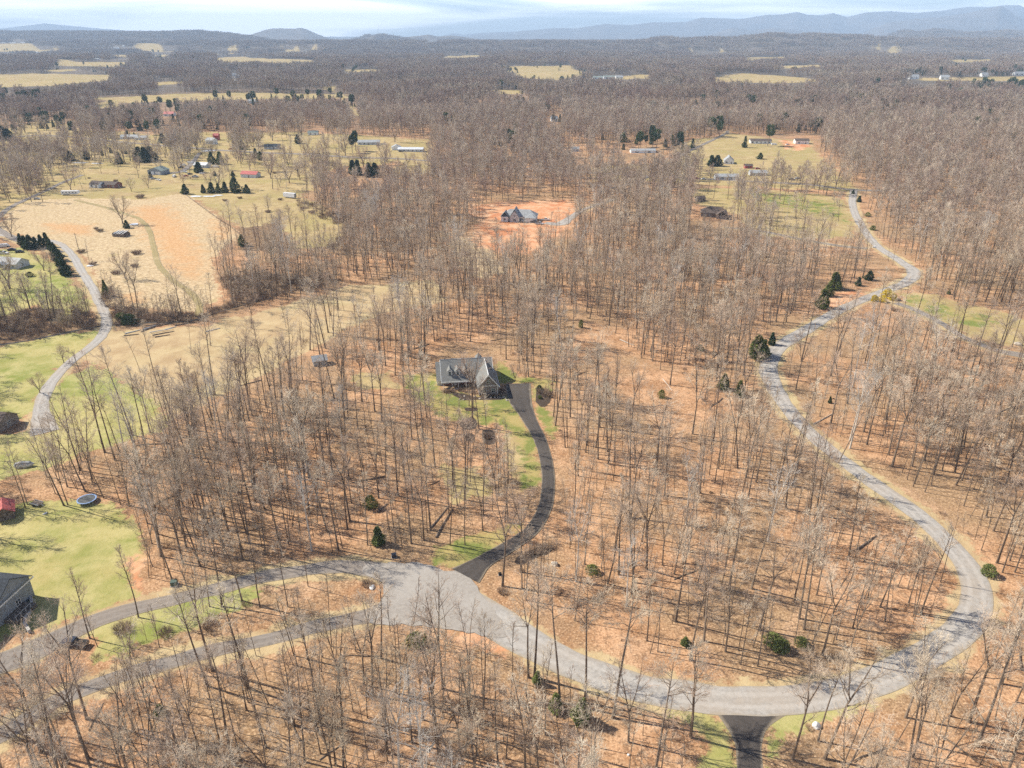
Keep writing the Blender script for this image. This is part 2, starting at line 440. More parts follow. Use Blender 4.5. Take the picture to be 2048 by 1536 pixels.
# ------------------------------------------------------------------ traced land cover (photograph pixels)
COVER = {
 'lawn': [
  (3.2, [(0,1012),(60,1002),(150,1000),(235,1010),(275,1050),(285,1100),(262,1160),(275,1195),(200,1222),(60,1262),(-60,1290),(-60,1020)]),
  (4.8, [(-60,700),(0,692),(130,668),(200,660),(212,662),(160,712),(100,752),(72,812),(35,840),(-60,845)]),
  (4.8, [(92,865),(82,800),(125,762),(190,728),(300,800),(345,850),(260,880),(180,905),(90,935),(-40,975),(-40,870)]),
  (6.4, [(-60,510),(0,500),(40,495),(150,545),(135,562),(185,605),(150,640),(70,612),(-60,650)]),
  (4.0, [(1300,1386),(1400,1402),(1445,1440),(1480,1500),(1490,1560),(1390,1560),(1410,1470),(1360,1430)]),
  (4.0, [(190,1255),(330,1208),(460,1172),(540,1180),(420,1240),(300,1290),(190,1330)]),
  (4.0, [(1530,1536),(1555,1420),(1660,1402),(1740,1408),(1660,1425),(1570,1470)]),
 ],
 'lush': [
  (12.0, [(1480,380),(1660,400),(1690,440),(1560,410)]), (9.0, [(1800,590),(1980,635),(1960,660),(1850,625)]),
  (3.2, [(800,752),(870,742),(885,788),(1015,792),(1045,830),(1078,900),(1082,965),(1045,978),(1050,910),(1010,850),(900,840),(860,815),(820,785)]),
  (3.2, [(992,722),(1040,752),(1108,757),(1098,785),(1075,800),(1112,850),(1108,880),(1095,870),(1068,800),(1064,765),(1000,765)]),
  (2.4, [(862,1112),(870,1095),(960,1062),(1038,1050),(1040,1058),(960,1115),(925,1138),(870,1130)]),
 ],
 'pasture': [
  (6.4, [(1785,583),(1870,590),(2100,650),(2100,712),(1940,672),(1830,625)]),
  (6.4, [(1390,378),(1500,372),(1690,398),(1715,472),(1600,482),(1500,465),(1470,430),(1385,405)]),
  (8.0, [(370,385),(480,360),(620,400),(690,450),(680,495),(600,495),(560,445),(480,455),(400,405)]),
  (14.4, [(-80,275),(60,250),(300,268),(600,262),(860,282),(872,345),(780,352),(800,322),(650,340),(620,380),(560,405),(380,398),(200,405),(-80,430)]),
  (11.2, [(1350,300),(1380,280),(1460,268),(1620,282),(1650,330),(1725,385),(1500,372),(1190,362),(1180,335),(1350,325)]),
  (3.2, [(880,930),(960,935),(985,990),(900,1005)]), (3.0, [(700,745),(780,745),(800,775),(720,780)]), (3.0, [(1010,860),(1050,880),(1060,960),(1020,950)]),
 ],
 'farfield': [
  (20.0, [(300,110),(345,108),(350,113),(305,116)]), (20.0, [(395,100),(470,98),(480,102),(400,104)]), (20.0, [(560,98),(640,96),(650,99),(570,102)]), (20.0, [(690,140),(750,138),(760,142),(700,145)]),
  (20.0, [(880,112),(960,110),(970,114),(890,116)]), (20.0, [(1380,104),(1440,103),(1450,107),(1390,109)]), (20.0, [(1560,132),(1640,130),(1650,134),(1570,137)]), (20.0, [(1900,120),(1980,119),(1990,123),(1910,125)]), (20.0, [(100,140),(150,138),(150,142),(100,145)]), (18.0, [(300,165),(360,163),(370,168),(310,171)]),
  (12.0, [(-80,150),(100,147),(230,150),(220,160),(120,172),(-80,177)]),
  (12.0, [(190,196),(240,206),(420,201),(700,196),(690,188),(480,185),(350,188)]),
  (25.0, [(430,116),(480,113),(620,120),(640,125),(560,128),(440,125)]),
  (20.0, [(1010,133),(1140,131),(1170,150),(1110,161),(1040,156)]),
  (20.0, [(1440,151),(1500,147),(1620,156),(1645,163),(1560,167),(1430,164)]),
  (25.0, [(1830,156),(2100,151),(2100,163),(1850,161)]),
  (25.0, [(270,93),(370,95),(360,105),(270,101)]), (25.0, [(-40,94),(110,92),(122,100),(-40,105)]),
  (25.0, [(110,122),(262,125),(235,135),(110,131)]), (25.0, [(220,108),(262,110),(255,116),(215,114)]),
  (11.2, [(652,172),(664,172),(708,212),(722,232),(704,232),(690,205)]),
  (25.0, [(1485,115),(1570,113),(1580,118),(1500,120)]), (25.0, [(1270,150),(1310,150),(1290,158),(1220,158)]),
  (10.0, [(985,180),(1045,180),(1050,188),(1000,188)]), (25.0, [(1670,82),(1700,81),(1700,86),(1665,86)]),
  (14.0, [(40,250),(100,240),(160,252),(110,262),(30,264)]), (12.0, [(190,205),(235,203),(240,214),(200,216)]),
  (30.0, [(1745,98),(1800,97),(1800,101),(1740,102)]), (30.0, [(845,82),(880,82),(885,85),(850,86)]),
 ],
 'straw': [
  (4.8, [(-20,460),(20,425),(60,402),(130,397),(270,400),(372,388),(440,438),(482,470),(420,520),(445,590),(390,622),(230,612),(205,580),(170,510),(110,482),(40,470)]),
  (6.4, [(900,480),(960,470),(1010,545),(960,560),(930,540)]),
 ],
 'rust': [
  (16.0, [(262,415),(330,410),(375,455),(405,520),(395,560),(345,540),(305,480)]), (11.0, [(90,446),(182,450),(178,470),(118,466)]), (8.0, [(245,590),(275,585),(280,608),(248,608)]), (12.0,[(420,440),(470,462),(440,480)]),
 ],
 'clay': [
  (10.0, [(928,428),(960,408),(1140,400),(1162,430),(1110,470),(1085,505),(1005,505),(940,485),(965,440)]),
  (4.8, [(1640,590),(1700,580),(1735,588),(1695,610),(1645,632)]),
  (5.6, [(985,1260),(1040,1290),(1000,1320),(900,1275),(930,1262)]),
  (4.0, [(250,1120),(275,1110),(285,1160),(270,1175)]), (9.6, [(1560,283),(1620,283),(1610,300),(1570,296)]),
 ],
 'brush': [
  (6.4, [(-60,645),(70,612),(160,612),(205,645),(195,660),(-60,700)]),
  (6.4, [(218,612),(400,632),(470,600),(445,560),(520,545),(690,560),(560,592),(470,622),(380,648),(290,655),(230,652)]),
  (12.8, [(-60,330),(70,345),(135,380),(60,402),(-60,410)]),
  (8.0, [(480,500),(600,505),(560,440),(470,455)]), (6.4, [(210,460),(260,500),(300,620),(220,620),(200,560),(175,500)]),
 ],
 'dirt': [
  (6.0, [(130,338),(180,328),(250,332),(255,352),(200,362),(140,352)]),
  (4.8, [(150,712),(215,672),(240,660),(420,650),(560,612),(700,572),(870,562),(890,600),(720,640),(640,690),(450,790),(345,835),(195,735)]),
 ],
 'mulch': [
  (0.6, [(1073,775),(1090,778),(1103,790),(1100,808),(1082,815),(1071,803)]),
  (0.6, [(925,838),(945,832),(957,845),(948,860),(930,862),(918,850)]),
  (0.6, [(928,868),(948,866),(950,880),(932,882)]), (0.6, [(965,860),(990,862),(992,885),(972,890),(963,875)]),
  (1.2, [(888,784),(905,783),(925,786),(955,795),(1000,791),(1014,799),(985,800),(955,801),(925,800),(905,790)]),
  (0.6, [(1028,1118),(1085,1088),(1105,1090),(1106,1104),(1060,1120),(1045,1130),(1030,1130)]),
  (0.5, [(928,815),(955,812),(956,820),(930,822)]),
 ],
}
def topoly(pts):
    out = []
    for a, b_ in pts:
        g = G(a, b_)
        out.append((g.x, g.y))
    return out
def roughen(pts, ax, ay, n=5):
    rr_ = random.Random(int(pts[0][0] * 31 + pts[0][1] * 7)); out = []
    for (x1, y1), (x2, y2) in zip(pts, pts[1:] + pts[:1]):
        for k in range(n):
            t = k / n
            out.append((x1 + (x2 - x1) * t + rr_.gauss(0, ax), y1 + (y2 - y1) * t + rr_.gauss(0, ay)))
    return out
for k_, ax_, ay_ in (('farfield', 6, .5), ('pasture', 4, 1.5), ('straw', 2.5, 1.5), ('clay', 4, 2.5), ('lawn', 2, 1.5), ('lush', 2, 1.5), ('dirt', 3, 2)):
    COVER[k_] = [(f, roughen(p, ax_, ay_)) for f, p in COVER[k_]]
COVW = {k: [(f, topoly(p), p) for f, p in v] for k, v in COVER.items()}
def cover_value(key, x, y):
    val = np.zeros(np.shape(x))
    for f, w, _ in COVW[key]:
        xs = [p[0] for p in w]; ys = [p[1] for p in w]
        sel = (x > min(xs) - 2 * f) & (x < max(xs) + 2 * f) & (y > min(ys) - 2 * f) & (y < max(ys) + 2 * f)
        if not np.any(sel):
            continue
        d = segdist(w, x[sel], y[sel])
        d = np.where(inpoly(w, x[sel], y[sel]), d, -d)
        val[sel] = np.maximum(val[sel], np.clip(0.5 + d / (2 * f), 0, 1))
    return val

def mesh_np(name, verts, faces, mats, nper=4):
    me = bpy.data.meshes.new(name)
    verts = np.asarray(verts, np.float32); faces = np.asarray(faces, np.int32)
    me.vertices.add(len(verts)); me.vertices.foreach_set('co', verts.ravel())
    me.loops.add(faces.size); me.loops.foreach_set('vertex_index', faces.ravel())
    me.polygons.add(len(faces))
    me.polygons.foreach_set('loop_start', np.arange(0, faces.size, nper, dtype=np.int32))
    me.update(calc_edges=True); me.validate()
    for m in mats:
        me.materials.append(m)
    return me
def link(name, me, parent=None, loc=None, rot=None):
    o = bpy.data.objects.new(name, me)
    COL.objects.link(o)
    if parent is not None:
        o.parent = parent
    if loc is not None:
        o.location = loc
    if rot is not None:
        o.rotation_euler = rot
    return o
def tag(o, label=None, cat=None, group=None, kind=None):
    if label: o['label'] = label
    if cat: o['category'] = cat
    if group: o['group'] = group
    if kind: o['kind'] = kind
    return o

# ------------------------------------------------------------------ ground sheet and far mountains
def terrain():
    rs = list(np.geomspace(4, 60, 12)[:-1])
    r = 60.0
    while r < 28500:
        rs.append(r); r *= 1.0115
    rs = np.array(rs)
    an = np.radians(np.arange(-54, 54.01, 0.125))
    RR, AA = np.meshgrid(rs, an, indexing='ij')
    X = RR * np.sin(AA); Y = RR * np.cos(AA) - 10
    Z = H(X, Y)
    nr, na = RR.shape
    split = int(np.searchsorted(rs, 10000))
    def part(i0, i1, name):
        x, y, z = X[i0:i1].ravel(), Y[i0:i1].ravel(), Z[i0:i1].ravel()
        k = i1 - i0
        idx = np.arange(k * na).reshape(k, na)
        f = np.stack([idx[:-1, :-1], idx[:-1, 1:], idx[1:, 1:], idx[1:, :-1]], -1).reshape(-1, 4)[:, ::-1]
        me = mesh_np(name, np.stack([x, y, z], 1), f, [MAT['ground']])
        me.polygons.foreach_set('use_smooth', np.ones(len(f), bool))
        rr = np.hypot(x, y)
        def attr(nm, a, b, c, d):
            at = me.attributes.new(nm, 'FLOAT_COLOR', 'POINT')
            at.data.foreach_set('color', np.stack([a, b, c, d], 1).astype(np.float32).ravel())
        near = name == 'ground'
        zero = np.zeros(len(x)); one = zero + 1
        if near:
            pas = np.maximum(cover_value('pasture', x, y), cover_value('farfield', x, y))
            attr('cover_a', cover_value('lawn', x, y), pas, cover_value('straw', x, y), one)
            verge = np.zeros(len(x))
            for nm_, ctr, hw in VERGES:
                sel = (x > ctr[:, 0].min() - 9) & (x < ctr[:, 0].max() + 9) & (y > ctr[:, 1].min() - 9) & (y < ctr[:, 1].max() + 9)
                d = segdist([tuple(p) for p in ctr[::2]], x[sel], y[sel], closed=False)
                verge[sel] = np.maximum(verge[sel], np.clip(0.5 + (hw + 1.9 - d) / 6.0, 0, 1))
            attr('cover_b', cover_value('brush', x, y), np.maximum(verge, cover_value('dirt', x, y)), cover_value('clay', x, y), cover_value('mulch', x, y))
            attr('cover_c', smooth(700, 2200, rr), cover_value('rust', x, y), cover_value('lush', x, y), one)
        else:
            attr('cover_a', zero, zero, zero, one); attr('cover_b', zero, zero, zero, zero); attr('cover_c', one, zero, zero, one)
        return tag(link(name, me), kind='structure')
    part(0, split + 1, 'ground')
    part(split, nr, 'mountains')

# ------------------------------------------------------------------ roads
def resample(pts, step):
    # Catmull-Rom through the traced points, then even spacing
    P = [np.array(p, float) for p in pts]
    P = [2 * P[0] - P[1]] + P + [2 * P[-1] - P[-2]]
    out = []
    for i in range(1, len(P) - 2):
        p0, p1, p2, p3 = P[i - 1:i + 3]
        n = max(2, int(np.linalg.norm(p2 - p1) / step))
        for k in range(n):
            t = k / n
            out.append(0.5 * (2 * p1 + (p2 - p0) * t + (2 * p0 - 5 * p1 + 4 * p2 - p3) * t * t + (3 * p1 - p0 - 3 * p2 + p3) * t ** 3))
    out.append(P[-2])
    return np.array(out)
ROADLINES = []
VERGES = []
def road(name, pix, width, mat, lift=0.05, rag=0.25, step=2.0, kind='structure'):
    w = [(g.x, g.y) for g in (G(*p[:2]) for p in pix)]
    ws = [p[2] if len(p) > 2 else width for p in pix]
    c = resample([(a, b, q) for (a, b), q in zip(w, ws)], step)
    ctr, wd = c[:, :2], c[:, 2]
    ROADLINES.append((ctr, float(np.max(wd)) / 2))
    if name in ('gravel_road', 'lane'):
        VERGES.append((name, ctr, float(np.median(wd)) / 2))
    t = np.gradient(ctr, axis=0); t /= np.linalg.norm(t, axis=1)[:, None] + 1e-9
    nrm = np.stack([-t[:, 1], t[:, 0]], 1)
    cols = np.array([-1, -.75, -.4, 0, .4, .75, 1])
    vs_, ac = [], []
    for j, s in enumerate(cols):
        off = s * wd / 2
        if abs(s) == 1:
            off = off + np.convolve(rng.normal(0, rag, len(off) + 2), [.3, .4, .3], 'valid')
        p = ctr + nrm * off[:, None]
        rr = np.hypot(p[:, 0], p[:, 1])
        z = H(p[:, 0], p[:, 1]) + (lift + rr * 1.6e-4) * (1 if abs(s) < 1 else 0.6)
        vs_.append(np.stack([p[:, 0], p[:, 1], z], 1)); ac.append(np.full(len(p), s))
    V = np.stack(vs_, 1).reshape(-1, 3); ac = np.stack(ac, 1).ravel()
    n = len(ctr); k = len(cols)
    idx = np.arange(n * k).reshape(n, k)
    f = np.stack([idx[:-1, :-1], idx[:-1, 1:], idx[1:, 1:], idx[1:, :-1]], -1).reshape(-1, 4)
    me = mesh_np(name, V, f[:, ::-1], [MAT[mat]])
    at = me.attributes.new('across', 'FLOAT', 'POINT'); at.data.foreach_set('value', ac.astype(np.float32))
    o = link(name, me)
    return tag(o, kind=kind)
def sheet(name, centre, pix, mat, lift, rings=9, n=90, rag=.2):
    cg = G(*centre)
    w = resample([(G(*p).x, G(*p).y) for p in pix + pix[:1]], 1.5)[:-1]
    w = w + rng.normal(0, rag, w.shape) * .5
    ROADLINES.append((w, 1.0)); ROADPOLY.append([tuple(p) for p in w])
    V = [(cg.x, cg.y)]
    for k in range(1, rings + 1):
        V += [tuple(np.array([cg.x, cg.y]) * (1 - k / rings) + p * (k / rings)) for p in w]
    V = np.array(V); z = H(V[:, 0], V[:, 1]) + lift
    m_ = len(w); F = []
    import bmesh
    bm = bmesh.new()
    bv = [bm.verts.new((a, b, c)) for (a, b), c in zip(V, z)]
    for i in range(m_):
        j = (i + 1) % m_
        bm.faces.new((bv[0], bv[1 + i], bv[1 + j]))
        for k in range(rings - 1):
            a = 1 + k * m_; b_ = a + m_
            bm.faces.new((bv[a + i], bv[b_ + i], bv[b_ + j], bv[a + j]))
    bm.normal_update()
    if sum(f.normal.z for f in bm.faces) < 0:
        bmesh.ops.reverse_faces(bm, faces=bm.faces[:])
    me = bpy.data.meshes.new(name); bm.to_mesh(me); bm.free()
    me.materials.append(MAT[mat])
    at = me.attributes.new('across', 'FLOAT', 'POINT')
    return tag(link(name, me), kind='structure')
ROADPOLY = []
road('gravel_road', [(925,1200,8),(985,1240,9.5),(1060,1287,8.2),(1160,1335,7.4),(1280,1375,7),(1450,1400,7),(1600,1398,7),(1720,1372,6.6),(1840,1318,6.6),(1920,1262,6.6),(1952,1210,6.5),(1945,1150,6.2),(1900,1090,6),(1830,1025,5.8),(1740,962,5.6),(1650,893,5.4),(1590,835,5.6),(1555,785,6.2),(1537,740,6.8),(1552,700,6.6),(1620,655,6),(1690,615,5.6),(1760,586,5.4),(1810,566,6),(1828,545,7),(1800,522,5.6),(1752,490,5.4),(1722,450,5.4),(1705,410,5.4),(1708,378,6)], 6.4, 'gravel', 0.06)
sheet('cul_de_sac', (850,1205), [(930,1142),(965,1190),(1000,1240),(1010,1275),(960,1272),(890,1258),(800,1250),(735,1248),(735,1225),(765,1195),(765,1160),(725,1146),(735,1128),(770,1126),(810,1126),(850,1128),(890,1140)], 'worn', 0.12, rag=.5)
road('driveway', [(1036,768,9.2),(1040,800,8.0),(1056,835,5.0),(1080,880,4.0),(1094,930,3.8),(1096,975,3.8),(1088,1020,3.8),(1062,1062,3.9),(1010,1098,4.4),(965,1125,5),(930,1152,8.5)], 4.4, 'asphalt', 0.17, 0.05, 1.2)
road('lane', [(760,1142,6),(690,1133,4.6),(600,1142,4.2),(500,1160,4.2),(400,1187,4.2),(300,1210,4.4),(200,1238,5),(120,1275,6),(50,1310,7),(-60,1345,7)], 4.4, 'lane', 0.07)
road('lane', [(780,1222,6),(710,1238,4.2),(620,1256,4.0),(540,1278,4.0),(430,1300,4.0),(330,1328,4.0),(230,1355,4.0),(120,1398,4.0),(40,1448,4.0),(-60,1505,4.0)], 4.0, 'lane', 0.05)
road('driveway', [(1486,1402,20),(1488,1425,13),(1490,1450,8),(1496,1490,4.6),(1500,1540,4.4),(1502,1600,4.4)], 4.4, 'asphalt', 0.03, 0.05, 1.0)
road('lane', [(90,866,8),(85,845,7),(82,815,4.6),(100,768,4.2),(140,725,4.2),(185,690,4.2),(208,665,4.6),(212,635,4.6),(192,590,4.2),(165,545,4.2),(140,505,4.2),(110,484,4.2),(60,478,4.2),(0,470,4),(-60,462,4)], 4.2, 'gravel', 0.06)
road('lane', [(125,505,3.5),(75,492,4),(30,478,5),(-10,455,5)], 4.2, 'lane', 0.08)
road('lane', [(-60,470,4.5),(-10,440,4.5),(15,418,4.5),(50,400,4.5),(95,380,4),(125,365,4),(165,350,4)], 4.2, 'lane', 0.10)
road('grass_track', [(150,400),(200,412),(250,428),(278,438),(298,460),(308,500),(318,530),(345,560),(380,585),(398,610),(396,632)], 3.4, 'track', 0.06, 0.3)
road('highway', [(-60,296,7),(40,273,7),(140,274,7),(250,285,7),(350,293,7),(430,300,7),(520,305,7),(620,309,7),(740,316,7),(860,322,7),(960,332,7),(1060,338,7),(1170,345,7),(1300,352,7),(1450,360,7),(1600,368,7),(1708,380,7),(1800,380,7)], 7, 'lane', 0.1)
road('lane', [(-60,312,5),(20,298,5),(45,285,5)], 5, 'lane', 0.06)
road('lane', [(1210,380,4),(1300,352,4),(1360,312,4),(1400,292,4.5),(1450,268,4.5),(1455,262,4)], 4.5, 'lane', 0.14)
road('lane', [(1792,606,4.2),(1830,620,4),(1880,645,4),(1930,676,4),(1990,700,4.4),(2040,710,6),(2110,722,6)], 4.2, 'lane', 0.08)
road('lane', [(1090,446,6),(1120,448,9),(1140,436,6),(1165,420,4.5),(1200,408,4.5),(1230,398,4.5)], 5, 'gravel', 0.07)
road('lane', [(1450,455,4),(1520,462,4),(1600,478,4),(1680,492,4),(1735,497,4)], 4, 'lane', 0.07)
road('lane', [(300,350,5),(345,346,8),(365,342,6),(385,325,5),(400,305,4)], 5, 'lane', 0.12)
road('creek_bed', [(-60,694,1.6),(40,684,1.6),(120,668,1.6),(200,652,1.6),(232,650,1.4),(300,645,1.2),(380,642,1.2),(450,620,1.2),(540,596,1.2)], 1.4, 'asphalt', 0.03, 0.4)

terrain()

# ------------------------------------------------------------------ mesh helper
class MB:
    def __init__(s):
        s.v = []; s.f = []; s.m = []
        s.mat = 0
    def face(s, *pts):
        i = len(s.v); s.v += [tuple(p) for p in pts]
        s.f.append(tuple(range(i, i + len(pts)))); s.m.append(s.mat)
    def box(s, x0, x1, y0, y1, z0, z1):
        i = len(s.v)
        s.v += [(x0, y0, z0), (x1, y0, z0), (x1, y1, z0), (x0, y1, z0), (x0, y0, z1), (x1, y0, z1), (x1, y1, z1), (x0, y1, z1)]
        for q in ((0, 3, 2, 1), (4, 5, 6, 7), (0, 1, 5, 4), (1, 2, 6, 5), (2, 3, 7, 6), (3, 0, 4, 7)):
            s.f.append(tuple(i + k for k in q)); s.m.append(s.mat)
        return s
    def prism(s, pts, a, b, axis='y'):
        """polygon pts (u,z) extruded from a to b along axis"""
        n = len(pts); i = len(s.v)
        for c in (a, b):
            for u, z in pts:
                s.v.append((u, c, z) if axis == 'y' else (c, u, z))
        s.f.append(tuple(range(i, i + n))); s.f.append(tuple(range(i + 2 * n - 1, i + n - 1, -1))); s.m += [s.mat] * 2
        for k in range(n):
            j = (k + 1) % n
            s.f.append((i + k, i + n + k, i + n + j, i + j)); s.m.append(s.mat)
        return s
    def tube(s, pts, rads, n=5, cap=True):
        pts = [Vector(p) for p in pts]
        i0 = len(s.v)
        prev = None
        for k, p in enumerate(pts):
            d = (pts[min(k + 1, len(pts) - 1)] - pts[max(k - 1, 0)])
            d.normalize()
            if prev is None:
                a = d.orthogonal().normalized()
            else:
                a = (prev - d * prev.dot(d))
                a = a.normalized() if a.length > 1e-5 else d.orthogonal().normalized()
            prev = a
            b_ = d.cross(a)
            for j in range(n):
                th = 2 * math.pi * j / n
                q = p + (a * math.cos(th) + b_ * math.sin(th)) * rads[k]
                s.v.append((q.x, q.y, q.z))
        for k in range(len(pts) - 1):
            for j in range(n):
                j2 = (j + 1) % n
                s.f.append((i0 + k * n + j, i0 + k * n + j2, i0 + (k + 1) * n + j2, i0 + (k + 1) * n + j)); s.m.append(s.mat)
        if cap:
            e = i0 + (len(pts) - 1) * n
            s.f.append(tuple(e + j for j in range(n))); s.m.append(s.mat)
            s.f.append(tuple(i0 + n - 1 - j for j in range(n))); s.m.append(s.mat)
        return s
    def cyl(s, c, r, z0, z1, n=20):
        return s.tube([(c[0], c[1], z0), (c[0], c[1], z1)], [r, r], n)
    def spike(s, a, b, r):
        """three-sided tapering twig"""
        a = Vector(a); b = Vector(b)
        d = (b - a).normalized(); o = d.orthogonal().normalized(); p = d.cross(o)
        i = len(s.v)
        for th in (0, 2.0944, 4.18879):
            q = a + (o * math.cos(th) + p * math.sin(th)) * r
            s.v.append((q.x, q.y, q.z))
        s.v.append((b.x, b.y, b.z))
        for k in range(3):
            s.f.append((i + k, i + (k + 1) % 3, i + 3)); s.m.append(s.mat)
    def mesh(s, name, mats):
        me = bpy.data.meshes.new(name)
        me.from_pydata(s.v, [], s.f)
        for m in mats:
            me.materials.append(m)
        if len(mats) > 1:
            me.polygons.foreach_set('material_index', np.array(s.m, np.int32))
        me.update()
        return me
    def build(s, name, mat, parent=None, **k):
        return link(name, s.mesh(name, [MAT[mat]]), parent, **k)
def empty(name, loc, rz=0.0):
    o = bpy.data.objects.new(name, None)
    o.empty_display_size = 0.5
    COL.objects.link(o)
    o.location = loc; o.rotation_euler = (0, 0, rz)
    return o

# ------------------------------------------------------------------ trees
def rdir(rnd, d, ang):
    d = d.normalized(); o = d.orthogonal().normalized()
    o = Matrix.Rotation(rnd.uniform(0, 2 * math.pi), 3, d) @ o
    return (d * math.cos(ang) + o * math.sin(ang)).normalized()
def bare_tree(seed, Ht, base, spread, limbs, nb, nt_, ntl, r0, tw, lean=0.03, fork=False, tsides=7, up=0.5, tubes=True, lowtwig=False):
    """returns (wood MB, crown MB). trunk and limbs; branches, twigs"""
    rnd = random.Random(seed)
    wood, crown = MB(), MB()
    crown.mat = 1
    ntr = 9 if tsides > 4 else 4
    lx, ly = rnd.uniform(-lean, lean), rnd.uniform(-lean, lean)
    cx, cy = rnd.uniform(-.03, .03), rnd.uniform(-.03, .03)
    def tp(t, k=0):
        w = math.sin(t * 3.1 + seed) * .014 * Ht
        w2 = math.sin(t * 5.3 + seed * 1.7) * .009 * Ht
        x = lx * Ht * t + cx * Ht * t * t + w * t + w2 * t; y = ly * Ht * t + cy * Ht * t * t + w2 * t
        if fork and t > fork:
            s = (t - fork) / (1 - fork)
            sg = 1 if k == 0 else -1
            x += sg * spread * .30 * s ** .8; y += sg * spread * .12 * s
        return Vector((x, y, Ht * t))
    def tr(t):
        return r0 * (1 - t) ** .75 * .92 + .025 + (0.5 * r0 * math.exp(-t * 45))
    pts = [tp(t) for t in [0, .02] + [k / ntr for k in range(1, ntr + 1)]]
    wood.tube(pts, [tr(t) for t in [0, .02] + [k / ntr for k in range(1, ntr + 1)]], tsides)
    stems = [0]
    if fork:
        ts = [fork + (1 - fork) * k / 5 for k in range(6)]
        wood.tube([tp(t, 1) for t in ts], [tr(t) * .8 for t in ts], max(3, tsides - 2))
        stems = [0, 1]
    def limb(p, d, L, r, lev):
        segs = 4 if lev == 0 else (3 if lev == 1 else 2)
        q = [p]; dd = d
        for k in range(segs):
            dd = (dd + Vector((rnd.gauss(0, .17), rnd.gauss(0, .17), rnd.gauss(.10 * up, .12)))).normalized()
            q.append(q[-1] + dd * (L / segs))
        rr = [r * (1 - k / (segs + .35)) for k in range(segs + 1)]
        n = 4 if lev == 0 else 3
        if lev >= 1 and not tubes:
            crown.spike(q[0], q[-1], r)
        elif lev <= 1:
            (wood if lev == 0 else crown).tube(q, rr, n, cap=False)
        else:
            crown.tube(q, rr, 3, cap=False)
        cnt = (nb, nt_)[lev] if lev < 2 else 0
        if lev == 2:
            for _ in range(ntl):
                t = rnd.uniform(.0, 1.0) * segs
                k = min(segs - 1, int(t)); a = q[k].lerp(q[k + 1], t - k)
                e = a + rdir(rnd, dd, rnd.uniform(.3, .9)) * rnd.uniform(.5, 1.3) * L * .62
                crown.spike(a, e, tw)
            return
        for c in range(cnt):
            t = (0.22 + 0.78 * (c + rnd.random()) / cnt) * segs
            k = min(segs - 1, int(t)); a = q[k].lerp(q[k + 1], t - k)
            dn = rdir(rnd, (q[k + 1] - q[k]), rnd.uniform(.45, 1.0))
            dn = (dn + Vector((0, 0, .25 * up))).normalized()
            Ln = L * rnd.uniform(.38, .62) * (1.15 - .45 * t / segs)
            if lev == 0:
                limb(a, dn, Ln, max(tw * 1.7, r * .42), 1)
            else:
                if tubes:
                    limb(a, dn, Ln * .95, tw * 1.35, 2)
                else:
                    crown.spike(a, a + dn * Ln, tw)
    for s in stems:
        for i in range(limbs // len(stems)):
            u = (i + rnd.random()) / (limbs / len(stems))
            t = base + (0.985 - base) * u
            if s == 1 and t < fork:
                continue
            p = tp(t, s)
            az = rnd.uniform(0, 2 * math.pi) if not (fork and t > fork) else rnd.uniform(-1.7, 1.7) + (0 if s == 0 else math.pi)
            ang = (1.15 - .75 * u) * rnd.uniform(.75, 1.15)
            d = Vector((math.cos(az) * math.sin(ang), math.sin(az) * math.sin(ang), math.cos(ang) + .1))
            shape = (math.sin(math.pi * min(1, .30 + .62 * u))) ** .8
            L = spread * .70 * shape * rnd.uniform(.65, 1.15)
            limb(p, d.normalized(), max(1.0, L), tr(t) * .5 + .012, 0)
    if lowtwig:   # a few dead stubs and epicormic twigs below the crown
        for _ in range(9):
            t = rnd.uniform(.2, base)
            p = tp(t); az = rnd.uniform(0, 6.28)
            e = p + Vector((math.cos(az), math.sin(az), rnd.uniform(-.1, .6))) * rnd.uniform(.5, 2.2)
            crown.spike(p, e, tw * 1.5)
    return wood, crown
def merge(a, b_):
    m = MB(); off = len(a.v)
    m.v = a.v + b_.v
    m.f = a.f + [tuple(i + off for i in f) for f in b_.f]
    m.m = [0] * len(a.f) + [1] * len(b_.f)
    return m
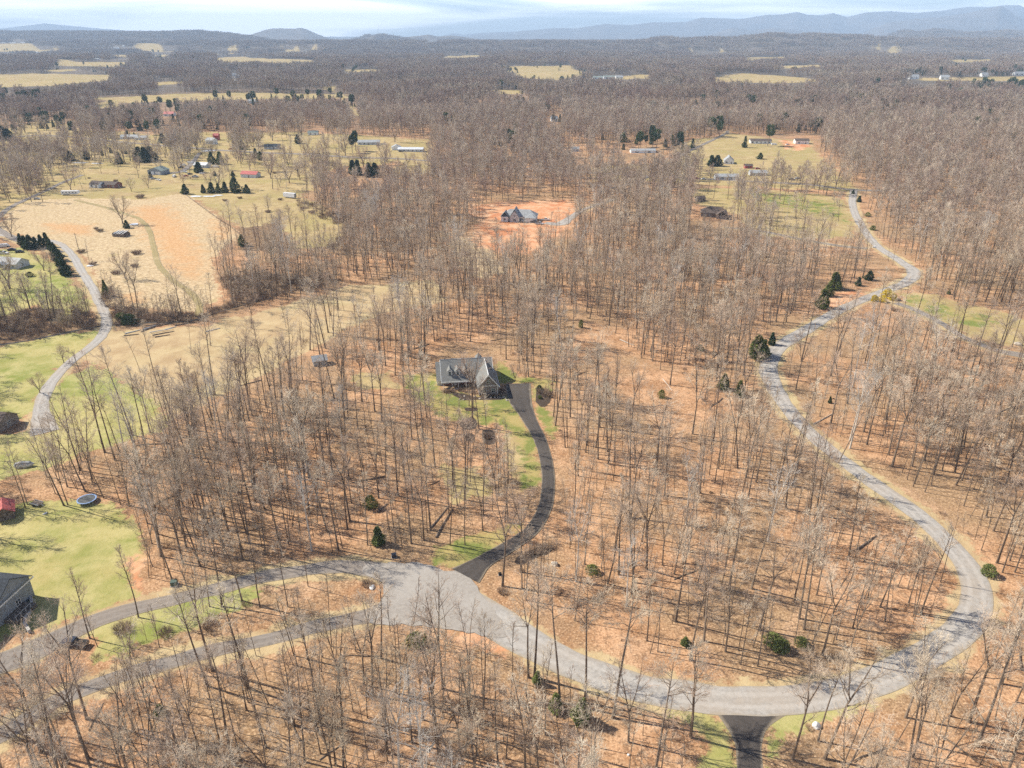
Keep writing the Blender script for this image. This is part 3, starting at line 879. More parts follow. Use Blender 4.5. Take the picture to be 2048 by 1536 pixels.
def evergreen(seed, Ht, rad, n, size, shape='cone', base=.06):
    """ragged foliage of many small sprays around a trunk"""
    rnd = random.Random(seed)
    fo, wo = MB(), MB()
    wo.tube([(0, 0, 0), (0, 0, Ht * .5), (0, 0, Ht * .95)], [.02 * Ht + .04, .012 * Ht + .02, .01], 5)
    lob = [(rnd.uniform(0, 6.28), rnd.uniform(.1, .98), rnd.uniform(.35, 1.45)) for _ in range(26)]
    for i in range(n):
        u = rnd.random() ** (1.25 if shape == 'cone' else 1.0)
        az = rnd.uniform(0, 2 * math.pi)
        if shape == 'cone':
            prof = (1 - u) ** .75 * min(1, .55 + u * 3.5)
        elif shape == 'pine':
            u = .45 + .55 * u; prof = math.sin(math.pi * min(1, (u - .42) / .62)) ** .6
        else:
            prof = math.sin(math.pi * (.12 + .86 * u)) ** .6
        k = 1.0
        for la, lu, lm in lob:
            dd = abs((az - la + math.pi) % (2 * math.pi) - math.pi)
            w = math.exp(-(dd / .55) ** 2 - ((u - lu) / .12) ** 2)
            k += (lm - 1) * w
        rr = rad * prof * k * (1 - rnd.random() ** 2.2 * .75)
        z = Ht * (base + (1 - base) * u)
        p = Vector((rr * math.cos(az), rr * math.sin(az), z - rr * .18))
        out = Vector((math.cos(az), math.sin(az), rnd.uniform(-.2, .9)))
        d = (out + Vector((rnd.gauss(0, .5), rnd.gauss(0, .5), rnd.gauss(0, .4)))).normalized()
        s = d.orthogonal().normalized(); s = Matrix.Rotation(rnd.uniform(0, 6.28), 3, d) @ s
        L = size * rnd.uniform(.6, 1.35)
        fo.face(p - s * L * .32, p + s * L * .32, p + d * L)
        if rnd.random() < .5:
            q = d.cross(s); fo.face(p - q * L * .28, p + q * L * .28, p + d * L * .9)
    return wo, fo
def shrub(seed, rad, Ht, n, tw):
    rnd = random.Random(seed)
    m = MB()
    for i in range(n):
        az = rnd.uniform(0, 6.28); r = rnd.random() ** .6 * rad * .55
        a = Vector((r * math.cos(az), r * math.sin(az), 0))
        d = Vector((math.cos(az) * rnd.uniform(.1, .9), math.sin(az) * rnd.uniform(.1, .9), 1)).normalized()
        L = Ht * rnd.uniform(.55, 1.1)
        mid = a + d * L * .5
        m.spike(a, mid, tw * 1.5)
        for _ in range(4):
            m.spike(a + d * L * rnd.uniform(.25, .6), mid + rdir(rnd, d, rnd.uniform(.2, .9)) * L * .6, tw)
    return m

# prototypes (near, individually linked): trunk mesh + crown mesh
NEAR = []
specs = [  # height, crown base, spread, limbs, branches, twigs, twiglets, trunk radius, fork
    (25, .55, 6.6, 15, 7, 6, 3, .22, False), (27, .60, 7.2, 15, 7, 6, 3, .25, False), (22, .46, 5.6, 15, 7, 5, 3, .18, False),
    (26, .52, 8.0, 17, 7, 5, 3, .25, .56), (24, .46, 7.6, 17, 7, 5, 3, .23, .48), (19, .38, 4.6, 13, 6, 5, 3, .14, False),
    (28, .64, 7.4, 15, 7, 6, 3, .26, False), (15, .32, 4.2, 12, 6, 5, 3, .10, False), (25, .36, 9.4, 19, 7, 6, 3, .28, .60),
    (22, .56, 5.0, 13, 6, 5, 3, .15, False), (20, .30, 6.4, 16, 7, 5, 3, .16, .38), (12, .26, 3.8, 11, 6, 4, 3, .08, False)]
for i, sp_ in enumerate(specs):
    w_, c_ = bare_tree(101 + i * 7, sp_[0], sp_[1], sp_[2], sp_[3], sp_[4], sp_[5], sp_[6], sp_[7], .0150, fork=sp_[8], lowtwig=True, lean=(.05 if i % 3 else .11))
    NEAR.append((w_, c_, sp_[0]))
OPEN = []
for i, (Ht, sp2, r0) in enumerate([(14, 12, .38), (12, 10, .30), (16, 11, .40)]):
    w_, c_ = bare_tree(501 + i, Ht, .14, sp2, 20, 6, 5, 5, r0, .022, lean=.04, fork=.22, up=.8)
    OPEN.append((w_, c_, Ht))
print('tris near', sum(len(a.f) + len(b_.f) for a, b_, _ in NEAR))

NEARMESH = [(w.mesh('trunk', [MAT['bark']]), c.mesh('crown', [MAT['twig']]), h) for w, c, h in NEAR]
OPENMESH = [(w.mesh('trunk', [MAT['bark']]), c.mesh('crown', [MAT['twig']]), h) for w, c, h in OPEN]
PALEMESH = [(NEAR[i][0].mesh('trunk', [MAT['pale_bark']]), NEAR[i][1].mesh('crown', [MAT['pale_twig']]), NEAR[i][2]) for i in (3, 8)]

# prototypes for the mass of the woods
protos = bpy.data.collections.new('woodland_kinds')
NP = []
def proto(mb, mats):
    k = len(NP)
    me = mb.mesh('woodland_kind', [MAT[m] for m in mats])
    o = bpy.data.objects.new('woodland_kind_%03d' % k, me)
    protos.objects.link(o)
    NP.append(o)
    return k
def clump(n, size, maker, seed):
    rnd = random.Random(seed)
    out = MB()
    for i in range(n):
        a = rnd.uniform(-size / 2, size / 2); b_ = rnd.uniform(-size / 2, size / 2); s = rnd.uniform(.8, 1.12); rz = rnd.uniform(0, 6.28)
        mb = maker(rnd)
        off = len(out.v); c, s_ = math.cos(rz), math.sin(rz)
        out.v += [((x * c - y * s_) * s + a, (x * s_ + y * c) * s + b_, z * s - .3) for x, y, z in mb.v]
        out.f += [tuple(i2 + off for i2 in f) for f in mb.f]; out.m += mb.m
    return out
K_NEAR = [proto(merge(w, c), ['bark', 'twig']) for w, c, _ in NEAR]
K_OPEN = [proto(merge(w, c), ['bark', 'twig']) for w, c, _ in OPEN]
K_PALE = [proto(merge(NEAR[i][0], NEAR[i][1]), ['pale_bark', 'pale_twig']) for i in (3, 8)]
K_SAP = []
for i in range(4):
    w_, c_ = bare_tree(700 + i, (9, 7, 11, 13)[i], .25, (3.0, 2.6, 3.4, 3.6)[i], 11, 5, 4, 2, (.05, .04, .06, .08)[i], .013, tsides=4)
    K_SAP.append(proto(merge(w_, c_), ['bark', 'twig']))
K_POLE = []
for i in range(4):
    w_, c_ = bare_tree(760 + i, (17, 19, 15, 18)[i], (.55, .6, .5, .45)[i], (3.2, 3.4, 2.8, 4.2)[i], 11, 6, 4, 2, (.085, .095, .075, .10)[i], .013, tsides=5, lean=.07)
    K_POLE.append(proto(merge(w_, c_), ['bark', 'twig']))
K_BRUSH = [proto(shrub(800 + i, (1.6, 2.4, 1.2)[i], (1.5, 2.4, 1.0)[i], 60, .016), ['brush']) for i in range(3)]
MIDT = []
for i in range(6):
    w_, c_ = bare_tree(900 + i, (23, 25, 20, 24, 17, 22)[i], (.42, .48, .34, .42, .3, .32)[i], (8.5, 9, 7.5, 9.5, 7, 10)[i], 13, 8, 9, 0, (.2, .24, .18, .24, .16, .24)[i], .042, tsides=4, tubes=False)
    MIDT.append(merge(w_, c_))
K_MID = [proto(m, ['bark', 'part_shaded_twig']) for m in MIDT]
FART = []
for i in range(5):
    w_, c_ = bare_tree(950 + i, 20 + i, .45, 9.5, 10, 6, 6, 0, .2, .095, tsides=3, tubes=False)
    FART.append(merge(w_, c_))
K_FAR = [proto(clump(12, 30, lambda r: r.choice(FART), 40 + i), ['bark', 'mid_shaded_twig']) for i in range(5)]
VFART = []
for i in range(4):
    w_, c_ = bare_tree(980 + i, 20 + i, .4, 10, 7, 5, 4, 0, .3, .19, tsides=3, tubes=False)
    VFART.append(merge(w_, c_))
K_VFAR = [proto(clump(70, 84, lambda r: r.choice(VFART), 60 + i), ['bark', 'far_shaded_twig']) for i in range(4)]
K_CED = []
for i in range(3):
    w_, c_ = evergreen(1000 + i, (9, 7, 11)[i], (2.0, 2.0, 2.2)[i], 420, .9)
    K_CED.append(proto(merge(w_, c_), ['bark', 'cedar']))
for i in range(2):
    w_, c_ = evergreen(1010 + i, 17, 3.4, 420, 1.3, 'pine')
    K_CED.append(proto(merge(w_, c_), ['bark', 'cedar']))

def instancer(name, pts, idx, rot, scl, label, cat=None, kind='stuff'):
    me = bpy.data.meshes.new(name)
    n = len(pts)
    me.vertices.add(n); me.vertices.foreach_set('co', np.asarray(pts, np.float32).ravel())
    a = me.attributes.new('kind_index', 'INT', 'POINT'); a.data.foreach_set('value', np.asarray(idx, np.int32))
    a = me.attributes.new('turn', 'FLOAT_VECTOR', 'POINT'); a.data.foreach_set('vector', np.asarray(rot, np.float32).ravel())
    a = me.attributes.new('size', 'FLOAT_VECTOR', 'POINT'); a.data.foreach_set('vector', np.asarray(scl, np.float32).ravel())
    me.update()
    o = link(name, me)
    ng = bpy.data.node_groups.new(name, 'GeometryNodeTree')
    ng.interface.new_socket('Geometry', in_out='INPUT', socket_type='NodeSocketGeometry')
    ng.interface.new_socket('Geometry', in_out='OUTPUT', socket_type='NodeSocketGeometry')
    gi = ng.nodes.new('NodeGroupInput'); go = ng.nodes.new('NodeGroupOutput')
    ci = ng.nodes.new('GeometryNodeCollectionInfo')
    ci.inputs['Collection'].default_value = protos
    ci.inputs['Separate Children'].default_value = True
    ci.inputs['Reset Children'].default_value = True
    ip = ng.nodes.new('GeometryNodeInstanceOnPoints')
    ip.inputs['Pick Instance'].default_value = True
    def na(nm, dt):
        x = ng.nodes.new('GeometryNodeInputNamedAttribute'); x.data_type = dt; x.inputs['Name'].default_value = nm
        return next(s for s in x.outputs if s.enabled and s.name == 'Attribute')
    e2r = ng.nodes.new('FunctionNodeEulerToRotation')
    ng.links.new(gi.outputs[0], ip.inputs['Points'])
    ng.links.new(ci.outputs[0], ip.inputs['Instance'])
    ng.links.new(na('kind_index', 'INT'), ip.inputs['Instance Index'])
    ng.links.new(na('turn', 'FLOAT_VECTOR'), e2r.inputs[0])
    ng.links.new(e2r.outputs[0], ip.inputs['Rotation'])
    ng.links.new(na('size', 'FLOAT_VECTOR'), ip.inputs['Scale'])
    ng.links.new(ip.outputs[0], go.inputs[0])
    md = o.modifiers.new('woods', 'NODES'); md.node_group = ng
    return tag(o, label, cat, kind=kind)

# ------------------------------------------------------------------ buildings
BUILT = []       # circles kept free of trees
KEEP_AUTO = []   # picture areas of buildings and cars that trees mostly leave open
def V2(p, rot, dx, dy):
    c, s = math.cos(rot), math.sin(rot)
    return Vector((p.x + c * dx - s * dy, p.y + s * dx + c * dy, 0))
def reserve(x, y, r, h, pr=.93):
    BUILT.append((x, y, r))
    z = Hs(x, y)
    k = math.hypot(x, y)
    u, v = proj(np.array([x - r, x + r, x, x]), np.array([y, y, y - r, y + r]), np.array([z, z, z, z + h]))
    KEEP_AUTO.append((pr, [(u[0], v[3]), (u[1], v[3]), (u[1], v[2]), (u[0], v[2])]))
def gable_roof(mb, x0, x1, y0, y1, ze, zr, axis='x', ov=.45, th=.16):
    """two pitched slabs; ridge along axis"""
    if axis == 'x':
        ym = (y0 + y1) / 2; sl = (zr - ze) / (ym - y0)
        a = [(y0 - ov, ze - ov * sl), (ym, zr), (ym, zr + th), (y0 - ov, ze - ov * sl + th)]
        b_ = [(y1 + ov, ze - ov * sl), (y1 + ov, ze - ov * sl + th), (ym, zr + th), (ym, zr)]
        mb.prism(a, x0 - ov, x1 + ov, 'x'); mb.prism(b_, x0 - ov, x1 + ov, 'x')
    else:
        xm = (x0 + x1) / 2; sl = (zr - ze) / (xm - x0)
        a = [(x0 - ov, ze - ov * sl), (xm, zr), (xm, zr + th), (x0 - ov, ze - ov * sl + th)]
        b_ = [(x1 + ov, ze - ov * sl), (x1 + ov, ze - ov * sl + th), (xm, zr + th), (xm, zr)]
        mb.prism(a, y0 - ov, y1 + ov, 'y'); mb.prism(b_, y0 - ov, y1 + ov, 'y')
def gable_wall(mb, x0, x1, y0, y1, z0, ze, zr, axis='x'):
    if axis == 'x':
        mb.prism([(y0, z0), (y1, z0), (y1, ze), ((y0 + y1) / 2, zr), (y0, ze)], x0, x1, 'x')
    else:
        mb.prism([(x0, z0), (x1, z0), (x1, ze), ((x0 + x1) / 2, zr), (x0, ze)], y0, y1, 'y')
def hip_roof(mb, x0, x1, y0, y1, ze, zr, ov=.5):
    x0 -= ov; x1 += ov; y0 -= ov; y1 += ov
    k = (y1 - y0) / 2; ym = (y0 + y1) / 2
    if x1 - x0 < y1 - y0:
        k = (x1 - x0) * .48
    a, b_ = (x0 + k, ym, zr), (x1 - k, ym, zr)
    mb.face((x0, y0, ze), (x1, y0, ze), b_, a)
    mb.face((x1, y1, ze), (x0, y1, ze), a, b_)
    mb.face((x0, y1, ze), (x0, y0, ze), a)
    mb.face((x1, y0, ze), (x1, y1, ze), b_)
    mb.face((x0, y0, ze), (x0, y1, ze), (x1, y1, ze), (x1, y0, ze))
    mb.box(x0, x1, y0, y1, ze - .18, ze - .004)
def window(root, x, y, z, w, h, face='-y', frame='white', name='window'):
    """glass with a frame; face is the wall it sits on"""
    m = MB(); f = MB(); t = .09
    def bx(mb, u0, u1, z0, z1, d0, d1):
        if face == '-y': mb.box(x + u0, x + u1, y - d1, y - d0, z + z0, z + z1)
        elif face == '+y': mb.box(x + u0, x + u1, y + d0, y + d1, z + z0, z + z1)
        elif face == '+x': mb.box(x + d0, x + d1, y + u0, y + u1, z + z0, z + z1)
        else: mb.box(x - d1, x - d0, y + u0, y + u1, z + z0, z + z1)
    bx(m, -w / 2, w / 2, 0, h, .0, .04)
    o = m.build(name, 'glass', root)
    bx(f, -w / 2 - t, w / 2 + t, -t, 0, .0, .07); bx(f, -w / 2 - t, w / 2 + t, h, h + t, .0, .07)
    bx(f, -w / 2 - t, -w / 2, 0, h, .0, .07); bx(f, w / 2, w / 2 + t, 0, h, .0, .07)
    bx(f, -.035, .035, 0, h, .04, .07); bx(f, -w / 2, -.035, h / 2 - .035, h / 2 + .035, .04, .068); bx(f, .035, w / 2, h / 2 - .035, h / 2 + .035, .04, .068)
    f.build('window_frame', frame, o)
    return o
def panel(root, name, mat, x, y, z, w, h, face='-y', d=.06):
    m = MB()
    if face == '-y': m.box(x - w / 2, x + w / 2, y - d, y, z, z + h)
    elif face == '+x': m.box(x, x + d, y - w / 2, y + w / 2, z, z + h)
    elif face == '-x': m.box(x - d, x, y - w / 2, y + w / 2, z, z + h)
    return m.build(name, mat, root)
def base_at(px, py, rot, r, h, pr=.93, sink=.15):
    g = G(px, py)
    reserve(g.x, g.y, r, h, pr)
    return g
def small_house(name, label, px, py, w, d, hw, rh, rot, wall, roof, wins=3, axis='x', hip=False, door=True, chimney=False, cat='house', group=None, pr=.95, porch=False, big_doors=0, gable_end=False):
    g = G(px, py)
    rz = R(rot)
    rr = math.hypot(w, d) / 2 + 2
    reserve(g.x, g.y, rr, hw + rh + 1, pr)
    root = empty(name, (g.x, g.y, min(Hs(g.x + a, g.y + b_) for a in (-w / 2, w / 2) for b_ in (-d / 2, d / 2))), rz)
    m = MB()
    if hip:
        m.box(-w / 2, w / 2, -d / 2, d / 2, -1, hw - .19)
    else:
        gable_wall(m, -w / 2, w / 2, -d / 2, d / 2, -1, hw, hw + rh, axis)
    m.build('wall', wall, root)
    m = MB()
    (hip_roof(m, -w / 2, w / 2, -d / 2, d / 2, hw, hw + rh) if hip else gable_roof(m, -w / 2, w / 2, -d / 2, d / 2, hw + .02, hw + rh + .02, axis))
    ro = m.build('roof', roof, root)
    if chimney:
        c = MB(); c.box(w * .22, w * .22 + .9, -.4, .5, hw, hw + rh + 1.1); c.build('chimney', 'brick', ro)
    fy = -d / 2
    if big_doors:
        for k in range(big_doors):
            panel(root, 'garage_door', 'white', (k - (big_doors - 1) / 2) * (w / (big_doors + .25)), fy, 0, w / (big_doors + .9), hw * .78)
    else:
        n = wins + (1 if door else 0)
        for k in range(n):
            x = -w / 2 + w * (k + .5) / n
            if door and k == n // 2:
                panel(root, 'door', 'wood', x, fy, 0, 1.0, 2.1)
            else:
                window(root, x, fy, .95, min(1.5, w / n * .5), 1.25, frame='white' if wall != 'white' else 'grey_wall')
        window(root, -w / 2, 0, .95, 1.1, 1.25, '-x', frame='white' if wall != 'white' else 'grey_wall')
        window(root, w / 2, 0, .95, 1.1, 1.25, '+x', frame='white' if wall != 'white' else 'grey_wall')
    if porch:
        p = MB(); pw = w * .3
        gable_roof(p, -pw / 2, pw / 2, fy - 2.6, fy - .05, hw - .1, hw + rh * .55, 'y', ov=.3)
        p.build('porch_roof', roof, root)
        for sx in (-1, 1):
            q = MB(); q.box(sx * pw / 2 - .1, sx * pw / 2 + .1, fy - 2.55, fy - 2.35, 0, hw - .1); q.build('post', 'white', root)
    return tag(root, label, cat, group)
def speck_house(label, px, py, w, d, hw, rh, rot, wall='white', roof='lead_roof', name='farmhouse', cat='house', group=None, axis='x'):
    g = G(px, py); reserve(g.x, g.y, math.hypot(w, d) / 2 + 6, hw + rh + 2, .97)
    root = empty(name, (g.x, g.y, g.z - .5), R(rot))
    m = MB(); gable_wall(m, -w / 2, w / 2, -d / 2, d / 2, 0, hw, hw + rh, axis); m.build('wall', wall, root)
    m = MB(); gable_roof(m, -w / 2, w / 2, -d / 2, d / 2, hw, hw + rh, axis); m.build('roof', roof, root)
    for k in (-1, 1):
        panel(root, 'window', 'glass', k * w * .25, -d / 2, hw * .35, w * .12, hw * .35)
    return tag(root, label, cat, group)

def main_house():
    rot = R(7.5)
    P0 = G(936, 776)
    c = V2(P0, rot, 0, 7.4)
    reserve(c.x, c.y, 13.5, 9, .96)
    w2 = V2(P0, rot, 7.5, -2); reserve(w2.x, w2.y, 8, 8, .93)
    r = empty('dormered_house', (c.x, c.y, Hs(c.x, c.y) - .05), rot)
    m = MB(); gable_wall(m, -9, 9, -4.6, 4.6, -1, 5.0, 8.1); m.build('wall', 'siding', r)
    m = MB(); m.box(-8.8, 3.2, -4.72, -4.61, 0, 2.75); m.build('brick_front', 'brick', r)
    # roof of the main block, sweeping down over the porch
    m = MB()
    for s in (-1, 1):
        m.prism([(s * 7.6, 2.75), (0, 8.25), (0, 8.45), (s * 7.6, 2.95)], -9.35, 9.35, 'x')
    roof = m.build('roof', 'grey_roof', r)
    m = MB(); m.box(-9.35, 9.35, -.14, .14, 8.40, 8.53); m.build('ridge_cap', 'lead_roof', roof)
    m = MB()
    for s in (-1, 1):
        m.prism([(s * 7.62, 2.66), (0, 8.16), (0, 8.5), (s * 7.62, 3.0)], -9.5, -9.36, 'x')
        m.prism([(s * 7.62, 2.66), (0, 8.16), (0, 8.5), (s * 7.62, 3.0)], 9.36, 9.5, 'x')
    m.box(-9.5, 3.2, -7.76, -7.63, 2.55, 2.98)
    m.build('eave_trim', 'white', roof)
    # small lower gable wing at the left end
    m = MB(); gable_wall(m, -10.9, -9.01, -4.2, 4.2, -1, 4.6, 7.4); m.build('side_wing', 'white', r)
    m = MB()
    for s in (-1, 1):
        m.prism([(s * 6.6, 2.9), (0, 7.5), (0, 7.7), (s * 6.6, 3.1)], -11.1, -9.52, 'x')
    m.build('side_roof', 'grey_roof', r)
    # three dormers
    for x in (-6.2, -3.4, -.6):
        w_, zt = .85, 6.0
        d = MB(); d.prism([(x - w_, 3.9), (x + w_, 3.9), (x + w_, zt), (x, zt + .95), (x - w_, zt)], -5.3, -1.3, 'y')
        do = d.build('dormer', 'siding', r)
        q = MB(); gable_roof(q, x - w_, x + w_, -5.3, -1.2, zt + .05, zt + 1.02, 'y', ov=.24, th=.1); q.build('dormer_roof', 'grey_roof', do)
        q = MB(); q.box(x - .42, x + .42, -5.36, -5.30, 4.55, 5.85); q.build('dormer_window', 'glass', do)
        q = MB()
        for a, b_, z0, z1 in ((x - .56, x - .42, 4.42, 6.0), (x + .42, x + .56, 4.42, 6.0), (x - .42, x + .42, 4.42, 4.55), (x - .42, x + .42, 5.85, 6.0), (x - .42, x + .42, 5.17, 5.23)):
            q.box(a, b_, -5.40, -5.365, z0, z1)
        sl = .97 / w_; e = w_ + .24; ze = zt + .05 - .24 * sl
        q.prism([(x - e, ze - .04), (x, zt + .98), (x, zt + 1.2), (x - e, ze + .18)], -5.60, -5.541, 'y')
        q.prism([(x + e, ze - .04), (x + e, ze + .18), (x, zt + 1.2), (x, zt + .98)], -5.60, -5.541, 'y')
        q.build('dormer_trim', 'white', do)
    # rear gable peak showing over the ridge
    m = MB(); gable_wall(m, 3.6, 5.8, .3, 2.4, 5.6, 8.2, 9.15, 'y'); m.build('rear_gable', 'white', r)
    m = MB(); gable_roof(m, 3.6, 5.8, .3, 2.4, 8.23, 9.18, 'y', ov=.12, th=.08); m.build('rear_roof', 'grey_roof', r)
    # garage wing with its gable towards the lane
    x0, x1, xm = 3.3, 10.1, 6.7
    m = MB(); gable_wall(m, x0, x1, -14.3, -4.75, -1, 3.7, 7.85, 'y'); m.build('garage_wall', 'stone', r)
    m = MB(); gable_roof(m, x0, x1, -14.3, -.6, 3.78, 7.95, 'y', ov=.5, th=.18); g_ = m.build('garage_roof', 'grey_roof', r)
    m = MB(); sl = 4.17 / 3.4
    m.prism([(x0 - .55, 3.6 - .5 * sl), (xm, 7.75), (xm, 8.25), (x0 - .55, 4.0 - .5 * sl)], -14.95, -14.81, 'y')
    m.prism([(x1 + .55, 3.6 - .5 * sl), (x1 + .55, 4.0 - .5 * sl), (xm, 8.25), (xm, 7.75)], -14.95, -14.81, 'y')
    m.box(x1 + .52, x1 + .64, -14.8, -1.0, 2.98, 3.30); m.box(xm - .12, xm + .12, -14.8, -.3, 8.10, 8.2)
    m.build('rake_trim', 'white', g_)
    m = MB(); m.box(x0 + .02, x1 - .02, -14.42, -14.31, 3.55, 3.80); m.build('belt_trim', 'white', r)
    for cx_ in (x0 + .02, x1 - .24):
        m = MB(); m.box(cx_, cx_ + .22, -14.44, -14.31, 0, 3.54); m.build('corner_board', 'white', r)
    for wx in (5.3, 8.4):
        window(r, wx, -14.3, 1.0, 1.15, 1.6)
    window(r, 6.7, -14.3, 4.6, 1.0, 1.35)
    for dy in (-12, -8.4):
        panel(r, 'garage_door', 'white', x1, dy, 0, 2.7, 2.3, '+x')
    # porch
    m = MB(); m.box(-8.9, 3.2, -7.4, -4.73, -.6, .32); m.build('porch_floor', 'cutwood', r)
    for x in (-8.6, -5.6, -3.4, -.6, 2.4):
        m = MB(); m.box(x - .11, x + .11, -7.3, -7.08, .32, 2.72); m.build('porch_post', 'white', r)
    for k in range(3):
        m = MB(); m.box(-4.6, -2.9, -7.75 - k * .32, -7.42 - k * .32, -.5, .22 - k * .11); m.build('step', 'concrete', r)
    panel(r, 'door', 'white', -4.4, -4.72, .33, 1.05, 2.15)
    for x in (-7.4, -2.2, 1.2):
        window(r, x, -4.72, .95, 1.0, 1.45)
    tag(r, 'large grey-roofed house with three dormers and a gabled garage wing beside the black driveway', 'house')
main_house()

def left_edge_house():
    g = G(-42, 1222); rot = R(-8)
    reserve(g.x, g.y, 10, 8, .95)
    r = empty('gabled_house', (g.x, g.y, g.z), rot)
    m = MB(); gable_wall(m, -9, 8.4, -3.5, 6.5, -1, 5.2, 8.4); m.build('wall', 'grey_wall', r)
    m = MB(); gable_roof(m, -9, 8.4, -3.5, 6.5, 5.25, 8.5, ov=.5, th=.2); ro = m.build('roof', 'dark_roof', r)
    m = MB(); m.box(8.92, 9.06, -4.1, 7.1, 4.6, 4.9); m.build('eave_trim', 'white', ro)
    m = MB(); gable_wall(m, 0, 7.5, -9.0, -3.51, -1, 4.8, 7.6, 'y'); m.build('front_wing', 'stone', r)
    m = MB(); gable_roof(m, 0, 7.5, -9.0, 0.4, 4.85, 7.7, 'y', ov=.45, th=.18); wr = m.build('wing_roof', 'dark_roof', r)
    m = MB()
    m.prism([(-.5, 4.3), (3.75, 7.6), (3.75, 8.0), (-.5, 4.7)], -9.6, -9.46, 'y')
    m.prism([(8.0, 4.3), (8.0, 4.7), (3.75, 8.0), (3.75, 7.6)], -9.6, -9.46, 'y')
    m.build('rake_trim', 'white', wr)
    for x in (2.2, 5.3):
        window(r, x, -9.0, 1.0, 1.3, 1.6)
    window(r, 3.75, -9.0, 4.2, 1.1, 1.4)
    window(r, 7.5, -6.5, 1.0, 1.2, 1.5, '+x'); window(r, 8.4, 2, 1.0, 1.2, 1.5, '+x')
    m = MB(); m.box(8.41, 11.6, -2.6, 3.2, -.5, .9); m.build('deck', 'wood', r)
    for k in range(5):
        m = MB(); m.box(11.4, 11.5, -2.5 + k * 1.4, -2.4 + k * 1.4, .9, 1.95); m.build('deck_post', 'metal', r)
    m = MB(); m.box(11.4, 11.5, -2.6, 3.2, 1.96, 2.04); m.build('handrail', 'metal', r)
    tag(r, 'dark-roofed stone and grey house cut off by the left edge above the lane', 'house')
    # curved retaining wall beside it
    pts = [G(*p) for p in [(55, 1186), (63, 1196), (65, 1212), (60, 1228), (52, 1240), (51, 1252), (60, 1266)]]
    m = MB()
    for a, b_ in zip(pts[:-1], pts[1:]):
        d = (b_ - a); n = Vector((-d.y, d.x, 0)).normalized() * .28
        z = a.z
        q = [a - n, b_ - n, b_ + n, a + n]
        lo = [(p.x, p.y, z - .4) for p in q]; hi = [(p.x, p.y, z + .85) for p in q]
        m.face(*hi); m.face(*lo[::-1])
        for k in range(4):
            j = (k + 1) % 4; m.face(lo[k], lo[j], hi[j], hi[k])
    tag(m.build('garden_wall', 'concrete'), 'pale curved retaining wall along the right side of the dark-roofed house', 'wall')
left_edge_house()

small_house('garden_shed', 'small shed with red roof at the left edge beside the round trampoline', 12, 1030, 4.2, 5.4, 2.3, 1.4, 32, 'wood', 'red_roof', wins=0, axis='y', cat='shed', pr=.8)
small_house('garden_shed', 'blue-grey shed half hidden among the trees left of the dormered house', 640, 728, 5.0, 3.6, 2.3, 1.3, 20, 'grey_wall', 'lead_roof', wins=0, cat='shed', pr=.5)
small_house('cottage', 'brown-roofed cottage cut off by the left edge below the gravel lane end', -4, 852, 9, 8, 2.9, 2.4, -10, 'stone', 'brown_roof', wins=2, cat='house')
small_house('bungalow', 'grey-roofed bungalow with a gabled porch beside the evergreen hedge at the left edge', 24, 532, 15, 9, 2.7, 2.2, -14, 'siding', 'lead_roof', wins=3, porch=True, cat='house')
small_house('ranch_house', 'long low brick ranch house with brown roof above the straw field', 224, 374, 13, 9, 2.8, 1.9, -12, 'brick', 'brown_roof', wins=3, chimney=True, cat='house')
small_house('ranch_house', 'white wing with brown roof at the left end of the brick ranch house', 196, 374, 9, 8, 2.9, 2.2, -18, 'white', 'brown_roof', wins=1, cat='house')
small_house('double_garage', 'green-grey metal-roofed garage with two large pale doors facing the camera', 318, 347, 14, 12, 3.5, 2.6, -10, 'grey_wall', 'green_roof', axis='y', big_doors=2, cat='garage')
small_house('bungalow', 'small house with white roof behind a dark cedar, right of the junk cars', 405, 334, 13, 9, 2.6, 1.8, -12, 'siding', 'white_roof', wins=2, cat='house')
small_house('metal_barn', 'long low barn with red roof and white end standing in the pasture', 502, 354, 15, 8, 3.2, 2.0, -12, 'siding', 'red_roof', wins=0, door=True, cat='barn')
small_house('ranch_house', 'dark grey roofed house just beyond the highway right of the lone cedar', 545, 297, 16, 9, 2.8, 2.0, 8, 'siding', 'dark_roof', wins=3, cat='house')
small_house('farmhouse', 'white two-storey house left of the pasture beyond the highway', 424, 288, 10, 8, 4.6, 2.4, -20, 'white', 'lead_roof', wins=2, cat='house')
small_house('ranch_house', 'grey ranch house with cars beside it, left of the long low building', 738, 288, 24, 10, 2.7, 2.0, 5, 'siding', 'lead_roof', wins=4, cat='house')
small_house('long_building', 'long low pale-roofed building near the end of the open roadside', 822, 302, 27, 9, 2.8, 1.5, -2, 'siding', 'white_roof', wins=5, cat='building')
small_house('garage', 'white gabled garage just left of the long low pale building', 793, 299, 10, 8, 3.0, 2.2, 10, 'white', 'lead_roof', big_doors=1, axis='y', cat='garage')
small_house('ranch_house', 'white ranch house with tan roof in the distant right-hand clearing', 1520, 286, 23, 9, 3.0, 1.8, -4, 'white', 'brown_roof', wins=4, cat='house')
small_house('metal_barn', 'white barn with brown roof right of the white ranch house', 1602, 287, 15, 9, 3.6, 1.8, -4, 'white', 'brown_roof', wins=1, cat='barn')
small_house('farmhouse', 'tall-roofed pale grey house below the distant horse paddock', 1457, 326, 9, 12, 3.0, 4.0, -12, 'white', 'lead_roof', wins=1, axis='y', cat='house')
small_house('garden_shed', 'little red shed right of the tall-roofed grey house', 1496, 336, 7, 5, 2.4, 1.4, 0, 'redpaint', 'brown_roof', wins=0, cat='shed')
small_house('ranch_house', 'long grey-roofed house among cars near the right-hand highway', 1452, 358, 20, 9, 2.8, 1.8, -3, 'siding', 'lead_roof', wins=4, cat='house', pr=.6)
